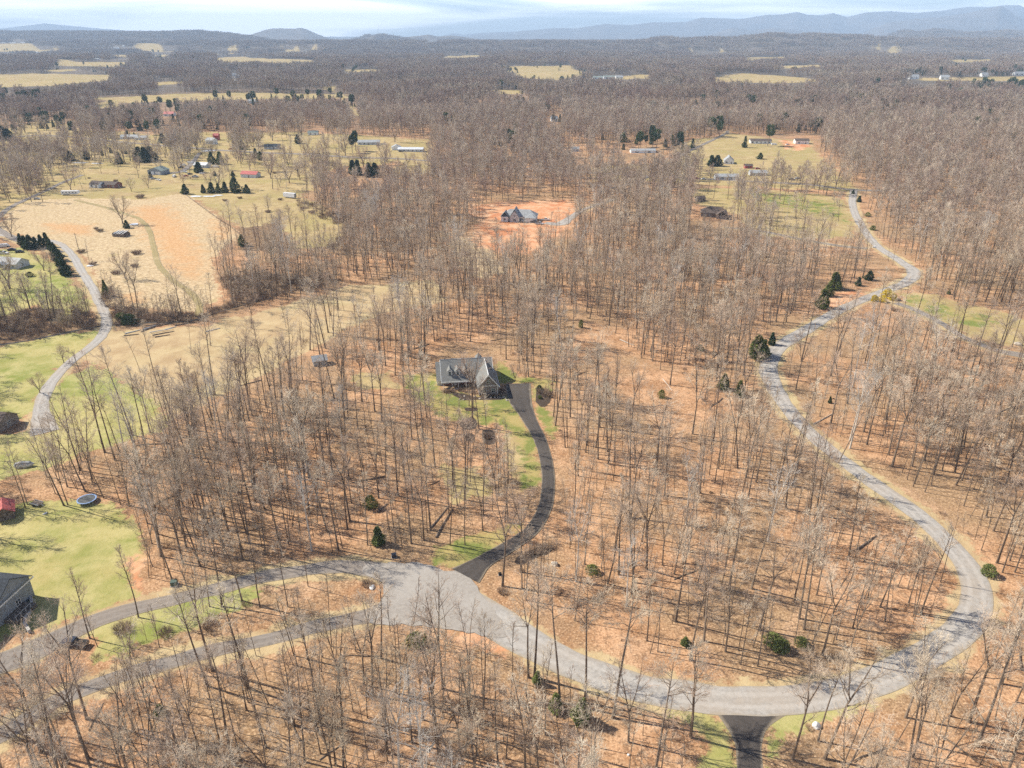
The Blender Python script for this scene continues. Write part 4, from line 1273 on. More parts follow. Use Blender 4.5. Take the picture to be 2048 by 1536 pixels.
small_house('bungalow', 'grey-roofed bungalow seen through thin trees right of the little red shed', 1515, 350, 15, 8, 2.6, 1.8, -3, 'siding', 'lead_roof', wins=2, cat='house', pr=.6)
small_house('garden_shed', 'dark shed just above and left of the brown hip-roofed house', 1400, 402, 6, 5, 2.4, 1.6, 15, 'wood', 'brown_roof', wins=0, cat='shed', pr=.85)

def hip_house():
    g = G(1428, 432); reserve(g.x, g.y, 13, 7, .85)
    r = empty('hip_roofed_house', g, R(-14))
    m = MB(); m.box(-9, 8, -5, 5.5, -1, 2.8); m.build('wall', 'stone', r)
    m = MB(); hip_roof(m, -9, 8, -5, 5.5, 3.0, 6.6); m.build('roof', 'brown_roof', r)
    m = MB(); m.box(1.6, 8.5, -9.5, -5.56, -1, 2.7); m.build('front_wing', 'stone', r)
    m = MB(); gable_roof(m, 1.6, 8.5, -9.5, -1, 2.85, 5.6, 'y'); m.build('wing_roof', 'brown_roof', r)
    for x in (-6.5, -3.5):
        window(r, x, -5, 1, 1.3, 1.3)
    window(r, 5, -9.5, 1, 1.6, 1.3); panel(r, 'door', 'wood', -.4, -5, 0, 1, 2.1)
    tag(r, 'brown hip-roofed house half hidden by bare trees left of the upper right lawn', 'house')
hip_house()
def new_house():
    g = G(1040, 440); reserve(g.x, g.y, 15, 9, .95)
    r = empty('new_house', g, R(-7))
    m = MB(); m.box(-12, 11.5, -4.5, 5.5, -1, 3.2); m.build('wall', 'white', r)
    m = MB(); hip_roof(m, -12, 11.5, -4.5, 5.5, 3.4, 7.2); m.build('roof', 'lead_roof', r)
    m = MB(); gable_wall(m, -6, 0, -7.5, -4.51, -1, 3.6, 7.6, 'y'); m.build('front_gable', 'siding', r)
    m = MB(); gable_roof(m, -6, 0, -7.5, 3.6, 3.7, 8.6, 'y'); m.build('gable_roof', 'lead_roof', r)
    m = MB(); gable_roof(m, -12.4, -7.0, -6.9, 1.0, 3.45, 6.4, 'y'); m.build('side_roof', 'grey_roof', r)
    m = MB(); m.box(-12.1, -7.2, -6.8, -4.52, -1, 3.4); m.build('side_wing', 'white', r)
    m = MB(); m.box(4.5, 11.3, -7.2, -4.53, -1, 2.9); m.build('garage_wing', 'white', r)
    m = MB(); hip_roof(m, 4.5, 11.3, -7.2, -1.5, 3.1, 5.2); m.build('garage_roof', 'lead_roof', r)
    for x in (-9.6, 2.2):
        window(r, x, -6.8 if x < 0 else -4.5, 1, 1.4, 1.4)
    window(r, -3, -7.5, 1.0, 1.8, 1.5); window(r, -3, -7.5, 3.9, 1.0, 1.1)
    panel(r, 'garage_door', 'white', 7.9, -7.2, 0, 4.6, 2.3); panel(r, 'door', 'wood', .9, -4.5, 0, 1, 2.1)
    tag(r, 'new pale house with grey many-peaked roof in the bare red clay clearing', 'house')
new_house()
def ruin():
    g = G(243, 472); reserve(g.x, g.y, 7, 4, .97)
    r = empty('ruined_barn', g, R(-12))
    m = MB(); m.box(-4.2, 4.2, -2.8, -2.6, -.5, 2.0); m.box(-4.2, -4.0, -2.6, 3, -.5, 2.4); m.box(4.0, 4.2, -2.6, 3, -.5, 1.6); m.box(-4, 4, 2.8, 3, -.5, 2.2)
    m.build('wall', 'wood', r)
    rnd = random.Random(4)
    for k in range(13):
        x = -4.3 + k * .68
        m = MB(); z = 2.3 + rnd.uniform(-.5, .4)
        m.prism([(-3.1, z - .5), (rnd.uniform(1.6, 3.2), z + rnd.uniform(-.3, .7)), (3.2, z + .55), (-3.1, z - .38)], x, x + .34, 'x')
        m.build('roof_board', 'white_roof' if k % 3 else 'wood', r)
    tag(r, 'collapsed old barn with broken pale roof boards in the straw field', 'barn')
ruin()

# small far houses
for a in [('white two-storey farm building alone on a far hillside at upper left', 232, 92, 34, 16, 9, 5, 10), ('smaller white outbuilding just right of the white hillside farm building', 247, 92, 16, 12, 6, 4, 0),
          ('white house with steep gable in the woods above the pasture band at upper left', 475, 161, 12, 12, 7, 6, 30), ('low white farmhouse left of the steep white gable', 466, 151, 22, 9, 4, 3, 5),
          ('large distant white house, leftmost of those on the far right ridge clearing', 1826, 158, 26, 12, 7, 5, 0), ('white house with dark roof in the middle of the far right ridge clearing', 1888, 159, 22, 12, 7, 5, -10),
          ('grey-roofed house second from the right in the far right ridge clearing', 1967, 153, 20, 12, 6, 5, 10), ('big pale house at the right edge of the far ridge clearing', 2036, 151, 32, 12, 7, 5, 4),
          ('green-roofed long farm shed, leftmost beside the far central field', 1196, 158, 30, 14, 5, 3, 0), ('long white farm shed right of the green-roofed one by the far central field', 1220, 157, 36, 14, 5, 3, 0),
          ('pale farm building at the right end of the far central row', 1238, 157, 20, 12, 5, 3, 5), ('tiny white house deep in the woods right of centre', 1108, 243, 9, 8, 5, 3, 10),
          ('red-roofed house in the trees beyond the highway at left', 340, 232, 16, 9, 4, 3, -8), ('pale roadside house left of the dark pines beyond the highway', 262, 277, 22, 9, 3, 2, -5),
          ('second pale roadside building right of its neighbour near the bare trees', 283, 279, 14, 8, 3, 2, 6), ('small green-roofed cabin in woods beyond the highway', 627, 269, 12, 8, 3, 2, 4),
          ('red outbuilding behind the white two-storey house by the highway', 434, 280, 6, 6, 6, 2, 0), ('tan house at the far end of the pasture band, upper left', 505, 206, 14, 9, 4, 3, 0),
          ('white trailer home in the woods left of the horse paddock', 1285, 305, 26, 8, 3, 1.4, 3), ('white cottage in the woods left of the white trailer home', 1150, 302, 8, 7, 3, 2, 0),
          ('far white barn on the left field below the long low buildings', 195, 60 + 60, 20, 12, 5, 3, 0), ('white barn right of the top of the distant right fields', 1858, 101, 30, 14, 6, 4, 0),
          ('tiny white farmhouse on the far central plain', 1290, 104, 26, 12, 7, 5, 0), ('white farmhouse below the little hill with the mast', 752, 90, 26, 12, 7, 5, 0)]:
    label, px, py, w, d, hw, rh, rot = a
    rf = 'green_roof' if 'green' in label else ('red_roof' if 'red' in label else 'lead_roof')
    speck_house(label, px, py, w, d, hw, rh, rot, wall='redpaint' if 'red out' in label else 'white', roof=rf, cat='barn' if ('barn' in label or 'shed' in label or 'building' in label) else 'house')
for k in range(6):
    speck_house('%s of six long white roofs across the far left field' % ('leftmost', 'second from left', 'third from left', 'third from right', 'second from right', 'rightmost')[k],
                8 + k * 20, 96 - k * .3, 40, 12, 4, 2, 0, wall='white', roof='white_roof', name='poultry_house', cat='barn', group='long white roofs in a row on the far left field')

# ------------------------------------------------------------------ vehicles
def car(label, px, py, rot, paint, kind='car', name='parked_car', L=4.6, cat='car', pr=.9):
    g = G(px, py); reserve(g.x, g.y, 3.0, 2, pr)
    r = empty(name, g, R(rot))
    W = .9
    m = MB()
    l = L / 2
    if kind == 'pickup':
        m.prism([(-l, .42), (l, .42), (l, .95), (l - .2, 1.05), (l - 1.3, 1.12), (l - 1.35, 1.14), (-l, 1.14)], -W, W, 'y')
    else:
        m.prism([(-l, .4), (l, .4), (l, .72), (l - .15, .85), (l - 1.1, .98), (-l + .35, 1.02), (-l, .9)], -W, W, 'y')
    m.build('body', paint, r)
    m = MB()
    if kind == 'pickup':
        m.prism([(l - 1.45, 1.14), (l - 2.0, 1.72), (l - 3.2, 1.74), (l - 3.45, 1.14)], -W + .08, W - .08, 'y')
    elif kind == 'van':
        m.prism([(l - .5, .98), (l - 1.1, 1.85), (-l + .1, 1.9), (-l + .05, .95)], -W + .05, W - .05, 'y')
    else:
        m.prism([(l - 1.2, .97), (l - 1.95, 1.42), (-l + 1.2, 1.44), (-l + .55, 1.0)], -W + .1, W - .1, 'y')
    m.build('cabin', paint if kind == 'van' else 'glass', r)
    m = MB()
    z = {'pickup': 1.75, 'van': 1.91, 'car': 1.45}[kind]
    a, b_ = {'pickup': (l - 3.15, l - 2.05), 'van': (-l + .2, l - 1.2), 'car': (-l + 1.25, l - 2.0)}[kind]
    m.box(a, b_, -W + .14, W - .14, z, z + .04); m.build('car_roof', paint, r)
    if kind == 'pickup':
        m = MB(); m.box(-l + .1, l - 3.55, -W + .12, W - .12, 1.141, 1.16); m.build('cargo_bed', 'tyre', r)
    for sx in (-1, 1):
        for sy in (-1, 1):
            m = MB(); x = sx * (l - .85)
            m.tube([(x, sy * (W - .18), .34), (x, sy * (W + .03), .34)], [.34, .34], 12); m.build('wheel', 'tyre', r)
    for sy in (-1, 1):
        m = MB(); m.box(l, l + .03, sy * .62 - .16, sy * .62 + .16, .62, .76); m.build('headlight', 'metal', r)
    return tag(r, label, cat)
def travel_trailer(label, px, py, rot, L, Wd, Ht, name='travel_trailer', wins=True, cat='trailer', mat='whitepaint'):
    g = G(px, py); reserve(g.x, g.y, L / 2 + 1, Ht + 1, .97)
    r = empty(name, g, R(rot))
    m = MB(); l = L / 2
    m.prism([(-l, .7), (l * .78, .7), (l, 1.5), (l, Ht - .5), (l - .6, Ht), (-l + .1, Ht), (-l, Ht - .3)] if wins else [(-l, .9), (l, .9), (l, Ht), (-l, Ht)], -Wd / 2, Wd / 2, 'y')
    m.build('body', mat, r)
    if wins:
        for k in range(5):
            panel(r, 'window', 'glass', -l + L * (k + .7) / 5.6, -Wd / 2, 1.7, .9, .8)
        panel(r, 'door', 'siding', l * .45, -Wd / 2, .8, .75, 1.8)
        m = MB(); m.box(-l, l * .78, -Wd / 2 - .03, -Wd / 2 - .004, 1.1, 1.3); m.build('stripe', 'grey_wall', r)
    else:
        m = MB(); m.box(l + .004, l + .05, -Wd / 2 + .1, Wd / 2 - .1, 1.0, Ht - .1); m.build('rear_door', 'grey_wall', r)
        m = MB(); m.box(-l * .9, l * .9, -.5, .5, .6, .89); m.build('chassis', 'tyre', r)
    for sx in (-.35, -.15) if wins else (.55, .75):
        for sy in (-1, 1):
            m = MB(); x = sx * L * (1 if wins else .5)
            m.tube([(x, sy * (Wd / 2 - .25), .42), (x, sy * (Wd / 2 + .02), .42)], [.42, .42], 12); m.build('wheel', 'tyre', r)
    return tag(r, label, cat)
car('dark pickup parked beside the upper lane at lower left', 150, 1291, 172, 'darkpaint', 'pickup', 'parked_pickup', 5.6, 'pickup', .85)
car('silver car parked beside the lane left of the white travel trailer', 74, 399, 15, 'silverpaint')
car('red car on the highway near the lone round cedar', 461, 299, 176, 'redpaint', name='moving_car')
car('dark red car parked left of the dark grey roofed house', 522, 293, 30, 'redpaint')
for lab, px, py, rot, pt, kd in [
    ('white box van on the gravel left of the small bungalow, upper of two', 8, 494, 20, 'whitepaint', 'van'), ('dark blue car behind the bungalow at the left edge', 24, 501, 10, 'darkpaint', 'car'),
    ('white pickup nearest the bungalow roof at the left edge', 8, 508, -5, 'whitepaint', 'pickup'), ('small dark car at the right end of the bungalow parking area', 40, 505, 5, 'darkpaint', 'car'),
    ('silver car in front of the green-grey garage, left of two', 306, 358, 60, 'silverpaint', 'car'), ('white pickup in front of the green-grey garage, right of two', 317, 361, -30, 'whitepaint', 'pickup'),
    ('white van parked on the gravel right of the green-grey garage', 349, 354, 95, 'whitepaint', 'van'), ('rusty red car in the junk heap, lower left one', 372, 353, 30, 'redpaint', 'car'),
    ('white junk car at the top of the junk heap', 370, 345, -20, 'whitepaint', 'car'), ('dark junk car in the middle of the junk heap', 380, 349, 50, 'darkpaint', 'car'),
    ('silver junk car at the right of the junk heap', 390, 354, 0, 'silverpaint', 'pickup'), ('white car at the far right of the scrap yard near the dark cedar', 404, 348, 10, 'whitepaint', 'car'),
    ('white van among trees above the junk heap, left of two', 366, 332, 8, 'whitepaint', 'van'), ('white van among trees above the junk heap, right of two', 382, 327, -8, 'whitepaint', 'van'),
    ('dark pickup below the two white vans', 362, 336, 70, 'darkpaint', 'pickup'), ('white boat-shaped van right of the small white-roofed house', 432, 335, -10, 'whitepaint', 'van'),
    ('dark car beside the grey ranch house, left of the long low building', 757, 292, 10, 'darkpaint', 'car'), ('silver pickup right of the grey ranch house', 768, 289, -15, 'silverpaint', 'pickup'),
    ('dark car parked in front of the long low pale building', 802, 304, 5, 'darkpaint', 'car'), ('dark pickup at the garage end of the new house', 1068, 446, -40, 'darkpaint', 'pickup'),
    ('silver pickup on the gravel below the new house garage', 1079, 449, -20, 'silverpaint', 'pickup'), ('white pickup on the gravel right of the new house', 1091, 441, 10, 'whitepaint', 'pickup'),
    ('white car beside the right-hand highway, left of the long grey-roofed house', 1408, 359, 5, 'whitepaint', 'car'), ('red car left of the white car near the right-hand highway', 1394, 358, 0, 'redpaint', 'car'),
    ('black pickup below the thin trees near the right-hand highway', 1583, 360, -8, 'darkpaint', 'pickup'), ('silver car beside the black pickup near the right-hand highway', 1594, 358, 12, 'silverpaint', 'car'),
    ('white van at the right end of the white ranch house', 1548, 290, 5, 'whitepaint', 'van'), ('white car between the white ranch house and the white barn', 1575, 290, 20, 'whitepaint', 'car'),
    ('red car beside the little red shed', 1515, 338, 10, 'redpaint', 'car'), ('white pickup in the woods left of the white trailer home', 1227, 305, 20, 'whitepaint', 'pickup')]:
    car(lab, px, py, rot, pt, kd, L={'car': 4.6, 'pickup': 5.6, 'van': 6.2}[kd], cat={'car': 'car', 'pickup': 'pickup', 'van': 'van'}[kd])
travel_trailer('long white travel trailer with windows parked at the top of the straw field', 142, 390, 4, 13.5, 2.6, 3.4)
travel_trailer('white box trailer with dark rear door standing in the olive pasture', 580, 396, -22, 10.5, 2.6, 3.9, 'box_trailer', False)
def flat_cart():
    g = G(74, 1010); BUILT.append((g.x, g.y, 2.5))
    r = empty('utility_trailer', g, R(-20))
    m = MB(); m.box(-1.6, 1.6, -.9, .9, .5, .62); m.build('bed', 'wood', r)
    for sy in (-1, 1):
        m = MB(); m.box(-1.6, 1.6, sy * .86 - .04, sy * .86 + .04, .62, .95); m.build('side_rail', 'metal', r)
        m = MB(); m.tube([(0, sy * .92, .3), (0, sy * 1.1, .3)], [.3, .3], 12); m.build('wheel', 'tyre', r)
    m = MB(); m.tube([(1.6, 0, .55), (2.7, 0, .5)], [.05, .05], 6); m.build('drawbar', 'metal', r)
    tag(r, 'small flat utility trailer between the red-roofed shed and the trampoline', 'trailer')
flat_cart()
def covered_boat():
    g = G(50, 934); BUILT.append((g.x, g.y, 3.2))
    r = empty('covered_boat', g, R(12))
    m = MB(); m.tube([(-2.6, 0, .7), (-2, 0, .7), (0, 0, .75), (1.8, 0, .8), (2.8, 0, .95)], [.55, .85, .95, .7, .06], 10); m.build('hull', 'siding', r)
    m = MB(); m.tube([(-2.3, 0, 1.0), (-.6, 0, 1.25), (1.6, 0, 1.15), (2.5, 0, 1.0)], [.7, .78, .6, .05], 8); m.build('cover', 'lead_roof', r)
    for sy in (-1, 1):
        m = MB(); m.tube([(-.6, sy * .8, .3), (-.6, sy * .98, .3)], [.3, .3], 10); m.build('wheel', 'tyre', r)
    tag(r, 'grey covered boat on a trailer at the wood edge above the red-roofed shed', 'boat')
covered_boat()
def trampoline():
    g = G(175, 1004); BUILT.append((g.x, g.y, 3.2))
    r = empty('trampoline', g, 0)
    n = 36; rad = 2.45; z = .95
    m = MB()
    for k in range(n):
        a, b_ = 2 * math.pi * k / n, 2 * math.pi * (k + 1) / n
        p = [(rr * math.cos(t), rr * math.sin(t)) for rr, t in ((rad, a), (rad, b_), (rad - .34, b_), (rad - .34, a))]
        m.face(*[(x, y, z + .06) for x, y in p]); m.face(*[(x, y, z) for x, y in p[::-1]])
        m.face((*p[0], z), (*p[1], z), (*p[1], z + .06), (*p[0], z + .06)); m.face((*p[2], z), (*p[3], z), (*p[3], z + .06), (*p[2], z + .06))
    m.build('pad', 'bluepad', r)
    m = MB(); m.cyl((0, 0), rad - .36, z + .005, z + .03, 36); m.build('jumping_mat', 'mat_net', r)
    for k in range(6):
        t = k * math.pi / 3 + .3
        m = MB(); m.tube([(rad * .96 * math.cos(t - .08), rad * .96 * math.sin(t - .08), z - .01), (rad * .97 * math.cos(t - .08), rad * .97 * math.sin(t - .08), .03), (rad * .97 * math.cos(t + .25), rad * .97 * math.sin(t + .25), .03), (rad * .96 * math.cos(t + .25), rad * .96 * math.sin(t + .25), z - .01)], [.035] * 4, 6)
        m.build('leg', 'metal', r)
    tag(r, 'round trampoline with pale blue pad at the top of the lower left lawn', 'trampoline')
trampoline()
for px, py, lab, mat, s in [(349, 1170, 'green utility cabinet beside the upper lane at lower left', 'utility_green', 1.0), (788, 1114, 'small dark utility cabinet on leaves above the turning circle', 'darkpaint', .8),
                            (1000, 1150, 'tiny black utility post box at the right of the driveway mouth', 'tyre', .5)]:
    g = G(px, py)
    r = empty('utility_cabinet', g, R(12))
    m = MB(); m.box(-.7 * s, .7 * s, -.6 * s, .6 * s, .08, 1.1 * s); m.build('cabinet', mat, r)
    m = MB(); m.box(-.85 * s, .85 * s, -.75 * s, .75 * s, -.1, .079); m.build('pad', 'concrete', r)
    m = MB(); m.prism([(-.66 * s, 1.1 * s + .003), (.66 * s, 1.1 * s + .003), (.6 * s, 1.1 * s + .1), (-.6 * s, 1.1 * s + .1)], -.72 * s, .72 * s, 'x'); m.build('lid', mat, r)
    tag(r, lab, 'utility box')
for px, py, lab in [(157, 498, 'leaning-shadowed wooden utility pole in the straw field above the gravel lane'), (262, 292, 'utility pole by the highway above the green-grey garage'), (610, 313, 'utility pole by the highway left of the dark cedar cluster')]:
    g = G(px, py); r = empty('utility_pole', g, .4)
    m = MB(); m.tube([(0, 0, -.5), (0, 0, 9.5)], [.19, .13], 8); m.build('pole', 'wood', r)
    m = MB(); m.box(-1.1, 1.1, -.15, -.04, 8.7, 8.85); m.build('crossarm', 'wood', r)
    tag(r, lab, 'utility pole')
def mast():
    g = G(758, 78); r = empty('radio_mast', (g.x * 1.0, 9000, Hs(g.x / g.y * 9000, 9000) - 3), 0)
    r.location.x = g.x / g.y * 9000
    m = MB(); m.tube([(0, 0, 0), (0, 0, 110)], [1.2, .8], 5); m.build('mast', 'metal', r)
    m = MB()
    for k in range(3):
        t = k * 2.094; m.spike((45 * math.cos(t), 45 * math.sin(t), 0), (0, 0, 90), .3)
    m.build('guy_wire', 'metal', r)
    tag(r, 'thin radio mast standing on a small hill on the horizon', 'mast')
mast()
def fence(name, label, pix, step=4.0, h=1.2, rails=2, mat='wood'):
    pts = resample([(G(*p).x, G(*p).y) for p in pix], step)
    r = empty(name, (pts[0][0], pts[0][1], Hs(*pts[0])), 0)
    o = Vector(r.location)
    pts = pts[:90]
    for x, y in pts:
        m = MB(); z = Hs(x, y) - o.z; m.box(x - o.x - .09, x - o.x + .09, y - o.y - .09, y - o.y + .09, z - .2, z + h); m.build('post', mat, r)
    for k in range(rails):
        m = MB(); hh = h * (.45 + .45 * k)
        m.tube([(x - o.x, y - o.y, Hs(x, y) - o.z + hh) for x, y in pts], [.035] * len(pts), 4); m.build('rail', mat, r)
    tag(r, label, 'fence')
fence('pasture_fence', 'post and wire fence between the rusty straw field and the olive pasture', [(372, 391), (400, 412), (430, 434), (458, 452), (482, 472)])
fence('paddock_fence', 'dark rail fence curving round the lawn of the distant white ranch house', [(1486, 283), (1492, 290), (1530, 294), (1580, 295), (1592, 290)], 6, 1.4)

# ------------------------------------------------------------------ logs, rocks
def log(label, p, q, rad, group=None, mat='wood', name='log', lift=0.0):
    a, b_ = G(*p), G(*q)
    m = MB(); n = 5
    pts = [a.lerp(b_, k / n) for k in range(n + 1)]
    rnd = random.Random(int(p[0] * 7 + p[1]))
    pts = [(v.x + rnd.uniform(-.08, .08) - a.x, v.y + rnd.uniform(-.08, .08) - a.y, Hs(v.x, v.y) - a.z + rad * .8 + lift) for v in pts]
    m.tube(pts, [rad * (1 - .45 * k / n) for k in range(n + 1)], 8)
    o = m.build(name, mat, None, loc=a)
    return tag(o, label, 'log', group)
LOGG = 'logs heaped by the gravel lane'
for k, (p, q, w_) in enumerate([((250,668),(282,660),'lowest in the left heap'), ((248,672),(278,669),'bottom of the left heap, leaning on dirt'), ((282,664),(318,652),'darkest of the long ones'), ((285,660),(322,648),'second of the long dark ones'),
                                ((288,657),(330,650),'middle of the long dark ones'), ((292,654),(338,648),'topmost of the long dark ones'), ((300,667),(345,659),'upper of the right heap'), ((305,671),(348,663),'middle of the right heap'),
                                ((310,675),(340,670),'lowest of the right heap'), ((330,660),(352,654),'shortest, between the two heaps'), ((318,652),(345,647),'far one behind the heaps'), ((350,652),(388,645),'separate thin one right of the heaps'),
                                ((412,664),(440,657),'thin one lying alone far right of the heaps')]):
    log('grey log by the gravel lane, %s' % w_, p, q, .25, LOGG, 'wood' if k % 3 else 'siding', lift=(.3 if k in (5, 6) else 0))
for p, q, lab, r_, mt in [((862, 1056), (895, 1016), 'fallen trunk, left of two lying side by side above the turning circle', .22, 'wood'), ((872, 1076), (905, 1018), 'fallen trunk, right of two lying side by side above the turning circle', .26, 'wood'),
                     ((756, 1025), (775, 1008), 'short fallen trunk above the bushy cedar', .25, 'wood'), ((1715, 1100), (1752, 1072), 'dark fallen trunk inside the road loop near its right side', .28, 'wood'),
                     ((1627, 849), (1668, 827), 'pale fallen trunk on the orange slope right of the gravel road', .2, 'rock'), ((1240, 680), (1268, 692), 'bleached fallen trunk beside the orange clearing', .25, 'rock'),
                     ((1325, 758), (1345, 782), 'bleached fallen limb in the middle of the orange clearing', .16, 'rock'), ((897, 1515), (955, 1475), 'thin fallen trunk at the bottom centre', .14, 'wood'),
                     ((1145, 1430), (1165, 1510), 'reddish broken trunk lying right of the pair of lower cedars', .16, 'cutwood'), ((640, 1520), (690, 1485), 'long thin fallen trunk at the bottom, left of centre', .13, 'wood')]:
    log(lab, p, q, r_, None, mt, 'fallen_trunk')
def rock(label, px, py, s, mat='rock', group=None, name='boulder'):
    import bmesh
    g = G(px, py)
    bm = bmesh.new(); bmesh.ops.create_icosphere(bm, subdivisions=2, radius=1)
    rnd = random.Random(int(px * 13 + py))
    sx, sy, sz = s * rnd.uniform(.8, 1.2), s * rnd.uniform(.7, 1.0), s * rnd.uniform(.5, .75)
    ph = [rnd.uniform(0, 6) for _ in range(3)]
    for v in bm.verts:
        k = 1 + .18 * math.sin(v.co.x * 3 + ph[0]) + .15 * math.sin(v.co.y * 4 + ph[1]) + .12 * math.sin(v.co.z * 5 + ph[2])
        v.co = Vector((v.co.x * sx * k, v.co.y * sy * k, v.co.z * sz * k + sz * .45))
    me = bpy.data.meshes.new(name); bm.to_mesh(me); bm.free(); me.materials.append(MAT[mat])
    o = link(name, me, None, (g.x, g.y, g.z), (0, 0, rnd.uniform(0, 6)))
    return tag(o, label, 'boulder', group)
OR2 = ['first', 'second', 'third', 'fourth', 'fifth', 'sixth', 'seventh', 'eighth', 'ninth', 'tenth', 'eleventh', 'twelfth', 'thirteenth', 'fourteenth', 'fifteenth']
BR = sorted([(920, 799), (929, 793), (928, 800), (944, 794), (950, 794), (960, 798), (971, 796), (982, 796), (990, 795), (995, 794.5), (999, 795), (1005, 795), (1008.5, 794), (1011.5, 797.5), (1014, 801)])
for k, (px, py) in enumerate(BR):
    rock('pale rock edging the bed before the garage wing, %s from the left' % OR2[k], px, py, .42, group='pale rocks edging the house bed')
rock('white rock in the grass below the gravel road at lower right', 1632, 1453, .95, 'white')
rock('pale rock under the trees right of the long mulch island', 1109, 1129, .8, 'rock')
rock('pale stone in leaves at the left edge of the turning circle', 744, 1176, .7, 'white')
rock('pale stone at the bottom right of the photo near the apron', 1257, 1510, .3, 'white')
rock('pale stone by the woodland edge below the shed at the left', 90, 1028, .5, 'white')
rock('pale boulder heap beside the right-hand driveway end', 2036, 690, 1.6, 'rock')
rock('low pale rock beside the top of the winding gravel road', 1748, 495, 1.0, 'white')
sn = MB()
for px, py, w, d in [(392, 393, 5, 1.2), (418, 393, 6, 1.0), (436, 391, 4, .9), (160, 326, 9, 1.2), (194, 327, 6, 1.2), (417, 302, 8, 2), (180, 532, 2, .8), (268, 449, 3, 1.5)]:
    g = G(px, py); n = 14
    sn.face(*[(g.x + w * math.cos(2 * math.pi * k / n) * rng.uniform(.7, 1.2), g.y + d * 2 * math.sin(2 * math.pi * k / n) * rng.uniform(.7, 1.2), g.z + .25) for k in range(n)])
tag(sn.build('snow', 'snow'), 'last patches of snow in the shade of trees', kind='stuff')

# ------------------------------------------------------------------ evergreens and shrubs
EVM = {}
def ever(kind, k):
    key = (kind, k)
    if key not in EVM:
        prm = {'cedar': ((8.0, 1.7, 1500, .55, 'cone'), (7, 1.9, 1400, .5, 'cone'), (9, 1.6, 1500, .55, 'cone')), 'round': ((5, 2.6, 1000, .55, 'round'), (5, 3.0, 1000, .55, 'round')),
               'pine': ((16, 3.2, 1500, .9, 'pine'), (17, 3.6, 1500, .9, 'pine'))}[kind][k]
        w_, f_ = evergreen(3000 + 17 * k + len(kind), *prm[:5])
        EVM[key] = (w_.mesh('trunk', [MAT['bark']]), {m: f_.mesh('foliage', [MAT[m]]) for m in ('cedar', 'green', 'yellow')}, prm[0])
    return EVM[key]
def evergreen_at(label, px, py, h, kind='cedar', mat='cedar', wide=1.0, group=None, name=None):
    k = rng.integers(0, {'cedar': 3, 'round': 2, 'pine': 2}[kind])
    wm_, fm_, h0 = ever(kind, int(k))
    g = G(px, py)
    e = empty(name or {'cedar': 'cedar_tree', 'round': 'evergreen_bush', 'pine': 'pine_tree'}[kind], (g.x, g.y, g.z - .1), rng.uniform(0, 6.28))
    s = h / h0; e.scale = (s * wide, s * wide, s)
    for nm, me in (('trunk', wm_), ('foliage', fm_[mat])):
        o = bpy.data.objects.new(nm, me); o.parent = e; COL.objects.link(o)
    BUILT.append((g.x, g.y, 1.5)); 
    u, v = proj(np.array([g.x] * 2), np.array([g.y] * 2), np.array([g.z, g.z + h]))
    hw = (v[0] - v[1]) * .25 * wide
    KEEP_AUTO.append((.6, [(u[0] - hw, v[1]), (u[0] + hw, v[1]), (u[0] + hw, v[0]), (u[0] - hw, v[0])]))
    return tag(e, label, {'cedar': 'cedar', 'round': 'bush', 'pine': 'pine'}[kind], group)
E = evergreen_at
